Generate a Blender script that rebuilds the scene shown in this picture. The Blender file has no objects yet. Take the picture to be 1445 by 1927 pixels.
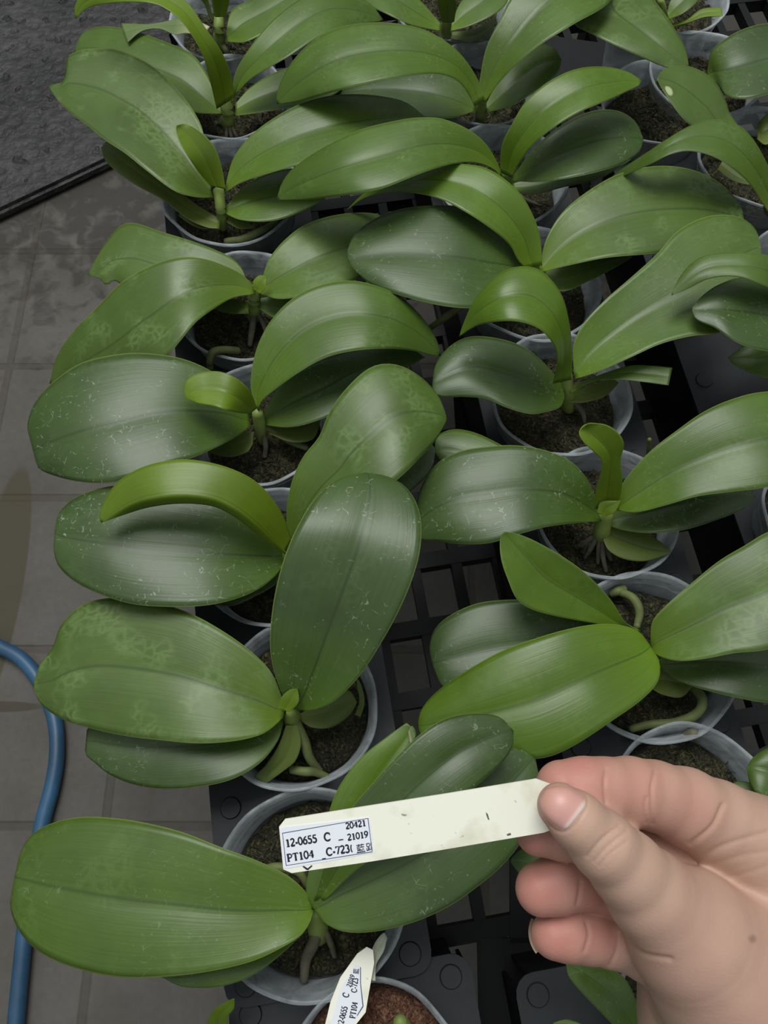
import bpy, bmesh, math, random
import numpy as np
from mathutils import Vector, Matrix, Euler
from mathutils.bvhtree import BVHTree
random.seed(7)
SC = bpy.context.scene
COL = SC.collection

# ------------------------------------------------------------------ camera
RIM = 0.42                     # height of the pot rims above the ground (m)
CAMH = 0.50                    # camera height above the rims
PITCH = math.radians(69)       # below the horizontal
F = 1440.0; CX = 722.5; CY = 963.5
cam_d = bpy.data.cameras.new('camera'); cam = bpy.data.objects.new('camera', cam_d); COL.objects.link(cam)
cam.location = (0, 0, RIM + CAMH)
cam.rotation_euler = (math.pi/2 - PITCH, 0, 0)
cam_d.sensor_fit = 'VERTICAL'; cam_d.sensor_height = 24; cam_d.lens = 24 * F / 1927.0
cam_d.clip_start = 0.01; cam_d.clip_end = 50
SC.camera = cam
CP = Vector(cam.location); RM = Euler(cam.rotation_euler).to_matrix()

# ------------------------------------------------------------------ light
w = bpy.data.worlds.new('greenhouse_daylight'); SC.world = w; w.use_nodes = True
wn = w.node_tree
bg = wn.nodes['Background']; bg.inputs[1].default_value = 0.46
tc = wn.nodes.new('ShaderNodeTexCoord'); sx_ = wn.nodes.new('ShaderNodeSeparateXYZ'); rp = wn.nodes.new('ShaderNodeValToRGB')
nz_ = wn.nodes.new('ShaderNodeTexNoise'); nz_.inputs['Scale'].default_value = 2.6; nz_.inputs['Detail'].default_value = 2.0
ml_ = wn.nodes.new('ShaderNodeMath'); ml_.operation = 'MULTIPLY_ADD'; ml_.inputs[1].default_value = .7; 
wn.links.new(tc.outputs['Generated'], sx_.inputs[0]); wn.links.new(tc.outputs['Generated'], nz_.inputs['Vector'])
wn.links.new(nz_.outputs[0], ml_.inputs[0]); wn.links.new(sx_.outputs[2], ml_.inputs[2]); wn.links.new(ml_.outputs[0], rp.inputs[0]); wn.links.new(rp.outputs[0], bg.inputs[0])
els = rp.color_ramp.elements; els[0].position = .35; els[0].color = (.10, .11, .10, 1); els[1].position = 1.0; els[1].color = (.92, .98, 1.0, 1)
e_ = els.new(.72); e_.color = (.38, .42, .42, 1)
def area(name, loc, target, size, power, col=(1, 1, 1), sy=None):
    l = bpy.data.lights.new(name, 'AREA'); l.energy = power; l.size = size; l.color = col
    if sy: l.shape = 'RECTANGLE'; l.size_y = sy
    o = bpy.data.objects.new(name, l); COL.objects.link(o); o.location = loc
    o.rotation_euler = (Vector(target) - Vector(loc)).to_track_quat('-Z', 'Y').to_euler(); return o
area('greenhouse_roof_light', (-0.3, 1.3, 3.2), (0, 0.25, 0.4), 1.7, 62, (1.0, 1.0, 0.98), 1.4)
SC.view_settings.view_transform = 'Standard'; SC.view_settings.look = 'None'
SC.view_settings.gamma = 1; SC.view_settings.use_curve_mapping = False
SC.view_settings.exposure = 0.32

# ------------------------------------------------------------------ helpers
def ray(x, y):
    return RM @ Vector(((x - CX) / F, -(y - CY) / F, -1))
def at(x, y, z):                # pixel + height above the pot rims (cm) -> point in the place
    d = ray(x, y); h = RIM + z / 100
    return CP + d * ((h - CP.z) / d.z)
def atd(x, y, D):               # pixel + depth along the view axis (cm)
    return CP + ray(x, y) * (D / 100)
def cr(pts, n):                 # resampled Catmull-Rom through points, even arc length
    P = np.array(pts, float)
    Q = np.vstack([2*P[0]-P[1], P, 2*P[-1]-P[-2]])
    out = []
    for i in range(1, len(Q)-2):
        p0, p1, p2, p3 = Q[i-1], Q[i], Q[i+1], Q[i+2]
        d = max(np.linalg.norm(p2-p1), 1e-6)
        # tame overshoot on unequal spacing
        m1 = (p2-p0) / max(np.linalg.norm(p1-p0)+d, 1e-6) * d
        m2 = (p3-p1) / max(np.linalg.norm(p3-p2)+d, 1e-6) * d
        for k in range(12):
            t = k/12
            out.append((2*t**3-3*t*t+1)*p1 + (t**3-2*t*t+t)*m1 + (-2*t**3+3*t*t)*p2 + (t**3-t*t)*m2)
    out.append(P[-1]); out = np.array(out)
    s = np.concatenate([[0], np.cumsum(np.linalg.norm(np.diff(out, axis=0), axis=1))])
    u = np.linspace(0, s[-1], n)
    return np.stack([np.interp(u, s, out[:, k]) for k in range(out.shape[1])], 1)
def zc(zs, n):                  # smooth height profile
    P = [(i/(len(zs)-1)*10, z) for i, z in enumerate(zs)]
    if len(P) < 2: return np.full(n, zs[0])
    c = cr(P, 200); return np.interp(np.linspace(0, 10, n), c[:, 0], c[:, 1])
def link(name, me, mat=None, parent=None):
    o = bpy.data.objects.new(name, me); COL.objects.link(o)
    if mat: me.materials.append(mat)
    if parent: o.parent = parent; o.matrix_parent_inverse = parent.matrix_world.inverted()
    return o
def mesh_obj(name, verts, faces, mat=None, parent=None, smooth=True, uvs=None):
    me = bpy.data.meshes.new(name); me.from_pydata([tuple(v) for v in verts], [], faces); me.update()
    if smooth: me.polygons.foreach_set('use_smooth', [True]*len(me.polygons))
    if uvs is not None:
        ul = me.uv_layers.new(name='UVMap')
        for lp in me.loops: ul.data[lp.index].uv = uvs[lp.vertex_index]
    return link(name, me, mat, parent)
def bm_obj(name, bm, mat=None, parent=None, smooth=False):
    bmesh.ops.recalc_face_normals(bm, faces=bm.faces[:])
    me = bpy.data.meshes.new(name); bm.to_mesh(me); bm.free()
    if smooth: me.polygons.foreach_set('use_smooth', [True]*len(me.polygons))
    return link(name, me, mat, parent)
def empty(name, loc):
    o = bpy.data.objects.new(name, None); COL.objects.link(o); o.location = loc; o.empty_display_size = .03
    o.matrix_world = Matrix.Translation(Vector(loc)); return o
def tag(o, label, cat, group=None):
    o['label'] = label; o['category'] = cat
    if group: o['group'] = group
    return o
def structure(o): o['kind'] = 'structure'; return o
def bx(bm, c, s, rot=0):
    r = bmesh.ops.create_cube(bm, size=1)
    M = Matrix.Translation(c) @ Matrix.Rotation(rot, 4, 'Z') @ Matrix.Diagonal((*s, 1))
    bmesh.ops.transform(bm, matrix=M, verts=r['verts']); return r['verts']
def tube_data(path, rad, seg=10, n=None, cap=True):
    P = [Vector(p) for p in path]
    if n: P = [Vector(p) for p in cr(P, n)]
    m = len(P); R = np.interp(np.linspace(0, 1, m), np.linspace(0, 1, len(rad)), rad) if hasattr(rad, '__len__') else [rad]*m
    vs, fs = [], []; up = Vector((0.13, 0.21, 1)).normalized()
    for i, p in enumerate(P):
        t = (P[min(i+1, m-1)] - P[max(i-1, 0)]).normalized()
        a = t.cross(up)
        if a.length < .1: a = t.cross(Vector((1, 0, 0)))
        a.normalize(); b = t.cross(a)
        for k in range(seg):
            q = 2*math.pi*k/seg; vs.append(p + (a*math.cos(q) + b*math.sin(q))*R[i])
    for i in range(m-1):
        for k in range(seg):
            k2 = (k+1) % seg; fs.append((i*seg+k, i*seg+k2, (i+1)*seg+k2, (i+1)*seg+k))
    if cap:
        for i, sgn in ((0, -1), (m-1, 1)):
            t = (P[1]-P[0]).normalized()*-1 if i == 0 else (P[-1]-P[-2]).normalized()
            c = len(vs); vs.append(P[i] + t*R[i]*.7); base = i*seg
            for k in range(seg):
                k2 = (k+1) % seg
                fs.append((base+k2, base+k, c) if i == 0 else (base+k, base+k2, c))
    return vs, fs
def tube(name, path, rad, mat, parent=None, seg=10, n=None):
    v, f = tube_data(path, rad, seg, n); return mesh_obj(name, v, f, mat, parent)

# ------------------------------------------------------------------ materials
class N:
    def __init__(s, name):
        s.m = bpy.data.materials.new(name); s.m.use_nodes = True; s.t = s.m.node_tree
        s.b = s.t.nodes['Principled BSDF']; s.out = s.t.nodes['Material Output']
    def n(s, typ, ins=None, **kw):
        nd = s.t.nodes.new(typ)
        for k, v in kw.items(): setattr(nd, k, v)
        for k, v in (ins or {}).items(): s.set(nd, k, v)
        return nd
    def set(s, nd, k, v):
        i = nd.inputs[k]
        if hasattr(v, 'is_output') or isinstance(v, bpy.types.NodeSocket): s.t.links.new(v, i)
        else: i.default_value = v
    def math(s, op, a, b=0.0, c=None):
        nd = s.n('ShaderNodeMath', operation=op); s.set(nd, 0, a); s.set(nd, 1, b)
        if c is not None: s.set(nd, 2, c)
        return nd.outputs[0]
    def mix(s, f, a, b, mode='MIX'):
        nd = s.n('ShaderNodeMix', data_type='RGBA', blend_type=mode)
        s.set(nd, 0, f); s.set(nd, 6, a); s.set(nd, 7, b); return nd.outputs[2]
    def ramp(s, f, stops):
        nd = s.n('ShaderNodeValToRGB'); s.set(nd, 0, f); e = nd.color_ramp.elements
        while len(e) < len(stops): e.new(0.5)
        for el, (p, c) in zip(e, stops): el.position = p; el.color = c if hasattr(c, '__len__') else (c, c, c, 1)
        return nd.outputs[0]
    def bump(s, h, st=.3, d=.001):
        nd = s.n('ShaderNodeBump'); s.set(nd, 'Strength', st); s.set(nd, 'Distance', d); s.set(nd, 'Height', h)
        s.set(s.b, 'Normal', nd.outputs[0]); return nd
def rgb(r, g, b): return (r, g, b, 1)

def leaf_mat(name, base, young, rough=.42, marks=.5, blotch=.3, trans=.12, scar=None):
    k = N(name)
    uv = k.n('ShaderNodeUVMap').outputs[0]
    sep = k.n('ShaderNodeSeparateXYZ', {0: uv}); U, V = sep.outputs[0], sep.outputs[1]
    obj = k.n('ShaderNodeTexCoord').outputs['Object']
    rnd = k.n('ShaderNodeObjectInfo').outputs['Random']
    w4 = k.math('MULTIPLY', rnd, 37.0)
    big = k.n('ShaderNodeTexNoise', {'Vector': obj, 'W': w4, 'Scale': 22.0, 'Detail': 3.0}, noise_dimensions='4D').outputs[0]
    c = k.mix(k.ramp(big, [(.3, 0.0), (.7, 1.0)]), rgb(*[x*.82 for x in base]), rgb(*[x*1.2 for x in base]))
    # young colour near the leaf base
    c = k.mix(k.ramp(U, [(0.0, 1.0), (.10, .55), (.38, 0.0)]), c, rgb(*young))
    # pale blotches between the cells of dried spray
    dn = k.n('ShaderNodeTexNoise', {'Vector': obj, 'Scale': 90.0, 'Detail': 2.0})
    vadd = k.n('ShaderNodeMix', {0: .012, 4: obj, 5: dn.outputs[1]}, data_type='VECTOR').outputs[1]
    vo = k.n('ShaderNodeTexVoronoi', {'Vector': vadd, 'Scale': 150.0}, feature='DISTANCE_TO_EDGE').outputs[0]
    patch = k.n('ShaderNodeTexNoise', {'Vector': obj, 'W': w4, 'Scale': 38.0, 'Detail': 2.0}, noise_dimensions='4D').outputs[0]
    pm = k.ramp(patch, [(.5, 0.0), (.62, 1.0)])
    bl = k.math('MULTIPLY', k.ramp(vo, [(0.0, 1.0), (.30, .0)]), pm)
    bl = k.math('MULTIPLY', bl, blotch)
    c = k.mix(bl, c, rgb(*[x*1.45+.03 for x in base]))
    # long fibres
    sv = k.n('ShaderNodeCombineXYZ', {0: k.math('MULTIPLY', U, 3.0), 1: k.math('MULTIPLY', V, 60.0), 2: w4}).outputs[0]
    fib = k.n('ShaderNodeTexNoise', {'Vector': sv, 'Scale': 1.0, 'Detail': 2.0}).outputs[0]
    c = k.mix(k.math('MULTIPLY', k.ramp(fib, [(.35, 1.0), (.6, 0.0)]), .22), c, rgb(*[x*.6 for x in base]))
    # midrib line and thin yellowish margin
    dm = k.math('ABSOLUTE', k.math('SUBTRACT', V, .5))
    mid = k.ramp(dm, [(0.0, 1.0), (.008, .8), (.02, 0.0)])
    c = k.mix(k.math('MULTIPLY', mid, .75), c, rgb(*[x*.55 for x in base]))
    edge = k.ramp(dm, [(.488, 0.0), (.497, 1.0)])
    c = k.mix(k.math('MULTIPLY', edge, .55), c, rgb(.24, .31, .08))
    # mineral marks: thin broken squiggles and specks
    v2 = k.n('ShaderNodeTexVoronoi', {'Vector': vadd, 'Scale': 105.0}, feature='DISTANCE_TO_EDGE').outputs[0]
    mk = k.ramp(v2, [(0.0, 1.0), (.022, .0)])
    brk = k.n('ShaderNodeTexNoise', {'Vector': obj, 'W': k.math('ADD', w4, 5.0), 'Scale': 330.0, 'Detail': 3.0}, noise_dimensions='4D').outputs[0]
    mk = k.math('MULTIPLY', mk, k.ramp(brk, [(.50, 0.0), (.60, 1.0)]))
    p2 = k.n('ShaderNodeTexNoise', {'Vector': obj, 'W': k.math('ADD', w4, 9.0), 'Scale': 30.0, 'Detail': 1.0}, noise_dimensions='4D').outputs[0]
    mk = k.math('MULTIPLY', mk, k.ramp(p2, [(.48, 0.0), (.58, 1.0)]))
    sp = k.n('ShaderNodeTexVoronoi', {'Vector': obj, 'Scale': 160.0}).outputs[0]
    spk = k.math('MULTIPLY', k.ramp(sp, [(.05, 1.0), (.11, 0.0)]), k.ramp(p2, [(.42, 0.0), (.55, 1.0)]))
    mk = k.math('MAXIMUM', mk, k.math('MULTIPLY', spk, .7))
    mk = k.math('MULTIPLY', mk, marks)
    c = k.mix(mk, c, rgb(.5, .58, .46))
    if scar:
        su = k.math('DIVIDE', k.math('SUBTRACT', U, scar[0]), scar[2]); sv2 = k.math('DIVIDE', k.math('SUBTRACT', V, scar[1]), scar[3])
        dd = k.math('ADD', k.math('ADD', k.math('MULTIPLY', su, su), k.math('MULTIPLY', sv2, sv2)), k.math('MULTIPLY', dn.outputs[0], .6))
        c = k.mix(k.ramp(dd, [(.6, .9), (1.0, 0.0)]), c, rgb(.45, .50, .28))
    k.set(k.b, 'Base Color', c)
    rr = k.math('ADD', k.math('MULTIPLY', k.math('SUBTRACT', big, .5), .18), rough)
    k.set(k.b, 'Roughness', rr); k.set(k.b, 'Specular IOR Level', .45)
    h = k.math('ADD', k.math('MULTIPLY', fib, .5), k.math('MULTIPLY', dn.outputs[0], .5))
    k.bump(h, .25, .0006)
    tr = k.n('ShaderNodeBsdfTranslucent', {0: k.mix(.5, c, rgb(.22, .40, .02))})
    mx = k.n('ShaderNodeMixShader', {0: trans, 1: k.b.outputs[0], 2: tr.outputs[0]})
    k.t.links.new(mx.outputs[0], k.out.inputs[0])
    return k.m
LM = {
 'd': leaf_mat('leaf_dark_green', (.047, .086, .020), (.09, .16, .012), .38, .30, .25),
 'm': leaf_mat('leaf_mid_green', (.068, .124, .016), (.12, .21, .012), .38, .18, .30),
 'b': leaf_mat('leaf_blotched_green', (.070, .122, .020), (.12, .20, .012), .39, .08, .80),
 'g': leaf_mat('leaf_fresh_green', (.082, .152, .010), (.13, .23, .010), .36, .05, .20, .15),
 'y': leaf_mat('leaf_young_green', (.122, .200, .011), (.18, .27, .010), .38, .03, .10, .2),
 'l': leaf_mat('leaf_old_lower', (.095, .135, .020), (.13, .17, .020), .46, .05, .10, .2),
 's': leaf_mat('leaf_marked_green', (.050, .090, .022), (.09, .17, .012), .37, .50, .25),
 'w': leaf_mat('leaf_pale_underside', (.11, .17, .045), (.62, .56, .36), .5, .0, .0, .2),
 'r': leaf_mat('leaf_scarred_green', (.075, .128, .022), (.12, .20, .012), .42, .05, .2, .12, scar=(.84, .80, .055, .14)),
}
def plain(name, col, rough=.5, spec=.5, noise=None, bump=None, metal=0):
    k = N(name); k.b.inputs['Roughness'].default_value = rough; k.b.inputs['Specular IOR Level'].default_value = spec
    if noise:
        sc, amt = noise
        nz = k.n('ShaderNodeTexNoise', {'Vector': k.n('ShaderNodeTexCoord').outputs['Object'], 'Scale': sc, 'Detail': 5.0}).outputs[0]
        k.set(k.b, 'Base Color', k.mix(k.ramp(nz, [(.3, 0.0), (.7, 1.0)]), rgb(*[c*(1-amt) for c in col]), rgb(*[c*(1+amt) for c in col])))
        if bump: k.bump(nz, bump, .002)
    else: k.b.inputs['Base Color'].default_value = rgb(*col)
    return k.m
def pot_mat():
    k = N('clear_frosted_plastic')
    obj = k.n('ShaderNodeTexCoord').outputs['Object']
    nz = k.n('ShaderNodeTexNoise', {'Vector': obj, 'Scale': 45.0, 'Detail': 4.0, 'Distortion': 1.2}).outputs[0]
    k.set(k.b, 'Base Color', k.mix(nz, rgb(.30, .33, .345), rgb(.56, .60, .62)))
    k.b.inputs['Roughness'].default_value = .32
    k.bump(nz, .5, .002)
    lw = k.n('ShaderNodeLayerWeight', {0: .35}).outputs['Facing']
    tp = k.n('ShaderNodeBsdfTransparent', {0: rgb(.93, .96, .97)})
    fac = k.math('ADD', k.math('MULTIPLY', lw, .6), k.math('MULTIPLY', nz, .62))
    fac = k.math('MINIMUM', fac, .92)
    mx = k.n('ShaderNodeMixShader', {0: fac, 1: tp.outputs[0], 2: k.b.outputs[0]})
    k.t.links.new(mx.outputs[0], k.out.inputs[0]); return k.m
M_POT = pot_mat()
def moss_mat(name, a, b, c):
    k = N(name); obj = k.n('ShaderNodeTexCoord').outputs['Object']
    n1 = k.n('ShaderNodeTexNoise', {'Vector': obj, 'Scale': 260.0, 'Detail': 6.0, 'Distortion': 2.0}).outputs[0]
    n2 = k.n('ShaderNodeTexNoise', {'Vector': obj, 'Scale': 400.0, 'Detail': 4.0}).outputs[0]
    col = k.ramp(n1, [(.32, rgb(*a)), (.5, rgb(*b)), (.68, rgb(*c))])
    k.set(k.b, 'Base Color', col); k.b.inputs['Roughness'].default_value = .9
    k.bump(k.math('ADD', n1, k.math('MULTIPLY', n2, .5)), 1.0, .004); return k.m
M_MOSS = moss_mat('sphagnum_moss', (.004, .004, .0015), (.022, .021, .007), (.110, .100, .034))
M_BARK = moss_mat('brown_fibre', (.04, .014, .008), (.14, .055, .028), (.30, .16, .09))
M_STEM = plain('stem_green', (.20, .27, .06), .5, .4, (60, .25))
M_ROOT = plain('root_pale_green', (.105, .130, .040), .6, .4, (80, .3), .4)
M_ROOTD = plain('root_grey', (.10, .095, .062), .7, .3, (80, .4), .4)
M_BLACK = plain('black_plastic', (.0035, .0038, .0045), .55, .25, (40, .3), .2)
M_DECK = plain('dark_grey_plastic', (.016, .018, .021), .5, .35, (30, .25), .3)
M_HOSE = plain('blue_hose_plastic', (.022, .078, .150), .45, .5, (25, .25))
# ------------------------------------------------------------------ ground
def ground_mat():
    k = N('concrete_pavers'); g = k.n('ShaderNodeTexCoord').outputs['Object']
    mp = k.n('ShaderNodeMapping', {'Vector': g, 'Location': (-at_floor(207, 1480).x, -at_floor(60, 1222).y, 0)}).outputs[0]
    br = k.n('ShaderNodeTexBrick', {'Vector': mp, 'Scale': 1.0, 'Brick Width': .21, 'Row Height': .197, 'Mortar Size': .006, 'Mortar Smooth': .5,
        'Color1': rgb(.104, .098, .088), 'Color2': rgb(.112, .105, .095), 'Mortar': rgb(.088, .079, .067)}, offset=0.0)
    n1 = k.n('ShaderNodeTexNoise', {'Vector': g, 'Scale': 9.0, 'Detail': 5.0}).outputs[0]
    n2 = k.n('ShaderNodeTexNoise', {'Vector': g, 'Scale': 120.0, 'Detail': 4.0}).outputs[0]
    c = k.mix(k.ramp(n1, [(.35, 0.0), (.7, 1.0)]), br.outputs[0], k.mix(1.0, br.outputs[0], rgb(.72, .70, .66), 'MULTIPLY'))
    c = k.mix(.25, c, k.mix(1.0, c, k.ramp(n2, [(.3, .5), (.7, 1.0)]), 'MULTIPLY'))
    # damp dirty ground towards the slab
    sy_ = k.n('ShaderNodeSeparateXYZ', {0: g}).outputs[1]
    yb = at_floor(150, 640).y; yt = at_floor(150, 430).y
    far = k.math('DIVIDE', k.math('SUBTRACT', sy_, yb), yt-yb)
    n4 = k.n('ShaderNodeTexNoise', {'Vector': g, 'Scale': 34.0, 'Detail': 6.0, 'Distortion': .5}).outputs[0]
    fm = k.ramp(k.math('ADD', k.math('MULTIPLY', far, .5), k.math('MULTIPLY', k.math('SUBTRACT', n4, .5), 2.6)), [(.1, 0.0), (.6, .75)])
    c = k.mix(fm, c, rgb(.030, .025, .020))
    # an algae stain with an outline of its own
    sx = k.n('ShaderNodeSeparateXYZ', {0: g})
    st = at_floor(0, 1085)
    dx = k.math('DIVIDE', k.math('SUBTRACT', sx.outputs[0], st.x+.002), .030)
    dy = k.math('DIVIDE', k.math('SUBTRACT', sx.outputs[1], st.y-.01), .165)
    d = k.math('ADD', k.math('MULTIPLY', dx, dx), k.math('MULTIPLY', dy, dy))
    c = k.mix(k.ramp(d, [(.85, .8), (1.0, 0.0)]), c, rgb(.055, .046, .024))
    st = at_floor(-10, 1330)
    dx = k.math('DIVIDE', k.math('SUBTRACT', sx.outputs[0], st.x), .060)
    dy = k.math('DIVIDE', k.math('SUBTRACT', sx.outputs[1], st.y), .007)
    d = k.math('ADD', k.math('MULTIPLY', dx, dx), k.math('MULTIPLY', dy, dy))
    c = k.mix(k.ramp(d, [(.7, .8), (1.0, 0.0)]), c, rgb(.050, .040, .026))
    k.set(k.b, 'Base Color', c); k.b.inputs['Roughness'].default_value = .7; k.b.inputs['Specular IOR Level'].default_value = .3
    k.bump(k.math('ADD', k.math('MULTIPLY', br.outputs['Fac'], -1.0), k.math('MULTIPLY', n2, .3)), .5, .003)
    return k.m
def at_floor(x, y, h=0.0): return at(x, y, -RIM*100 + h*100)
bm = bmesh.new(); bmesh.ops.create_grid(bm, x_segments=1, y_segments=1, size=3)
fl = structure(bm_obj('floor', bm, ground_mat()))
def slab_mat():
    k = N('rough_wet_concrete'); g = k.n('ShaderNodeTexCoord').outputs['Object']
    n1 = k.n('ShaderNodeTexNoise', {'Vector': g, 'Scale': 7.0, 'Detail': 4.0}).outputs[0]
    n2 = k.n('ShaderNodeTexNoise', {'Vector': g, 'Scale': 55.0, 'Detail': 8.0, 'Distortion': .1}).outputs[0]
    n3 = k.n('ShaderNodeTexNoise', {'Vector': g, 'Scale': 42.0, 'Detail': 2.0, 'Distortion': .0}).outputs[0]
    pit = k.ramp(n3, [(.28, 0.0), (.40, 1.0)])
    c = k.mix(k.ramp(n1, [(.35, 0.0), (.65, 1.0)]), rgb(.015, .015, .014), rgb(.048, .048, .045))
    c = k.mix(k.ramp(n2, [(.35, .7), (.6, 0.0)]), c, rgb(.012, .012, .012))
    c = k.mix(k.ramp(n3, [(.26, .9), (.36, 0.0)]), c, rgb(.005, .005, .005))
    k.set(k.b, 'Base Color', c); k.b.inputs['Roughness'].default_value = .55
    k.bump(k.math('ADD', k.math('MULTIPLY', pit, .5), n2), 1.0, .010); return k.m
a, b = at_floor(-60, 425, .02), at_floor(320, 245, .02)
d = (b - a).normalized(); a = a - d*.6; b = b + d*2.2; nrm = Vector((-d.y, d.x, 0))
vs = [];
for p in (a, b, b + nrm*1.6, a + nrm*1.6): vs += [Vector((p.x, p.y, 0.0)), Vector((p.x, p.y, .02))]
bm = bmesh.new(); V = [bm.verts.new(v) for v in vs]
for q in ((0, 2, 3, 1), (2, 4, 5, 3), (4, 6, 7, 5), (6, 0, 1, 7), (1, 3, 5, 7), (0, 6, 4, 2)): bm.faces.new([V[i] for i in q])
bmesh.ops.bevel(bm, geom=bm.edges[:], offset=.006, segments=2, affect='EDGES')
structure(bm_obj('trim_1', bm, slab_mat()))

# ------------------------------------------------------------------ blue hose
hp = [at_floor(x, y, .011) for x, y in [(-120, 1150), (-20, 1208), (40, 1240), (80, 1292), (103, 1355), (107, 1420), (98, 1480), (82, 1540), (62, 1640), (48, 1740), (41, 1810), (34, 1880), (28, 1950), (20, 2050)]]
tag(tube('garden_hose', hp, .0085, M_HOSE, seg=16, n=90), 'blue plastic garden hose lying along the pavers at the left edge', 'hose')

# ------------------------------------------------------------------ bench grid, trays
TH = math.radians(9.3)          # direction of the pot rows
UD = Vector((math.cos(TH), math.sin(TH), 0)); VD = Vector((-math.sin(TH), math.cos(TH), 0))
def fr(u, v, z): p = UD*u + VD*v; return Vector((p.x, p.y, RIM + z/100))
def uv_of(p): q = Vector((p.x, p.y, 0)); return q.dot(UD), q.dot(VD)
bench = empty('slatted_bench', (0.05, .3, 0))
tag(bench, 'black plastic slatted bench top under the plant trays, pavers showing through its slots', 'bench')
o0 = uv_of(at(865, 1100, -11)); oc = uv_of(at(800, 1182, -11))
U0, U1, V0, V1 = uv_of(at(394, 1490, -3))[0]+.004, .62, -.32, 1.15
bm = bmesh.new(); zb = -11
k = -20
for k in range(-16, 25):
    u = o0[0] + k*.0345
    if U0 < u < U1: bx(bm, fr(u, (V0+V1)/2, zb), (.0085, V1-V0, .012), TH)
bm_obj('slats', bm, M_BLACK, bench)
bm = bmesh.new()
for k in range(-12, 40):
    v = oc[1] + k*.0545
    if V0 < v < V1: bx(bm, fr((U0+U1)/2, v, zb-.05), (U1-U0, .013, .014), TH)
bm_obj('crossbars', bm, M_BLACK, bench)
for pg in ([(898, 1765), (1120, 1765), (1190, 2100), (905, 2100)], [(1196, 640), (1372, 600), (1400, 800), (1235, 800)], [(985, 60), (1200, 90), (1260, 300), (1150, 200), (1010, 160)], [(850, 680), (935, 680), (945, 850), (860, 850)], [(960, 1620), (1130, 1600), (1130, 1775), (960, 1775)]):  # added black sheets imitating the deep shade in gaps between the pots
    q = [at(x, y, -10.3) for x, y in pg]; q2 = [p + Vector((0, 0, -.004)) for p in q]; n = len(q)
    mesh_obj('gap_shade_sheet', q + q2, [tuple(range(n)), tuple(range(2*n-1, n-1, -1))] + [(i, i+n, (i+1) % n + n, (i+1) % n) for i in range(n)], M_BLACK, bench, smooth=False)
for u in (U0+.2, U1-.1):
    for v in (V0+.05, V1-.05):
        bm = bmesh.new(); zt = RIM-.12
        p = fr(u, v, 0); bx(bm, (p.x, p.y, zt/2), (.03, .03, zt), TH); bm_obj('leg', bm, M_BLACK, bench)

# pots: name -> (x of centre, y of back rim, y of front rim)
POTS = {'P1': (420, -25, 108), 'P2': (435, 108, 262), 'P3': (433, 262, 461), 'P4': (460, 476, 676), 'P5': (487, 690, 908),
 'P6': (515, 925, 1176), 'P7': (556, 1178, 1486), 'P8': (585, 1482, 1890), 'P9': (706, 1858, 2240),
 'Q1': (850, -70, 78), 'Q2': (905, 80, 235), 'Q3': (945, 237, 425), 'Q4': (1003, 432, 640), 'Q5': (1056, 632, 857), 'Q6': (1142, 848, 1085),
 'Q7': (1228, 1080, 1394), 'Q8': (1306, 1367, 1700), 'Q9': (1330, 1740, 2130),
 'R0': (1240, 128, 262), 'R1': (1262, -85, 62), 'R2': (1330, 62, 214), 'R3': (1440, 208, 392), 'R4': (1530, 430, 650), 'R5': (1600, 660, 880), 'R6': (1570, 860, 1100), 'R7': (1625, 1350, 1660)}
PW = {}
for n, (x, yb, yf) in POTS.items():
    pb, pf = at(x, yb, 0), at(x, yf, 0); r = (pb - pf).length/2
    PW[n] = ((pb + pf)/2, max(.0485, min(.0560, r)))
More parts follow.
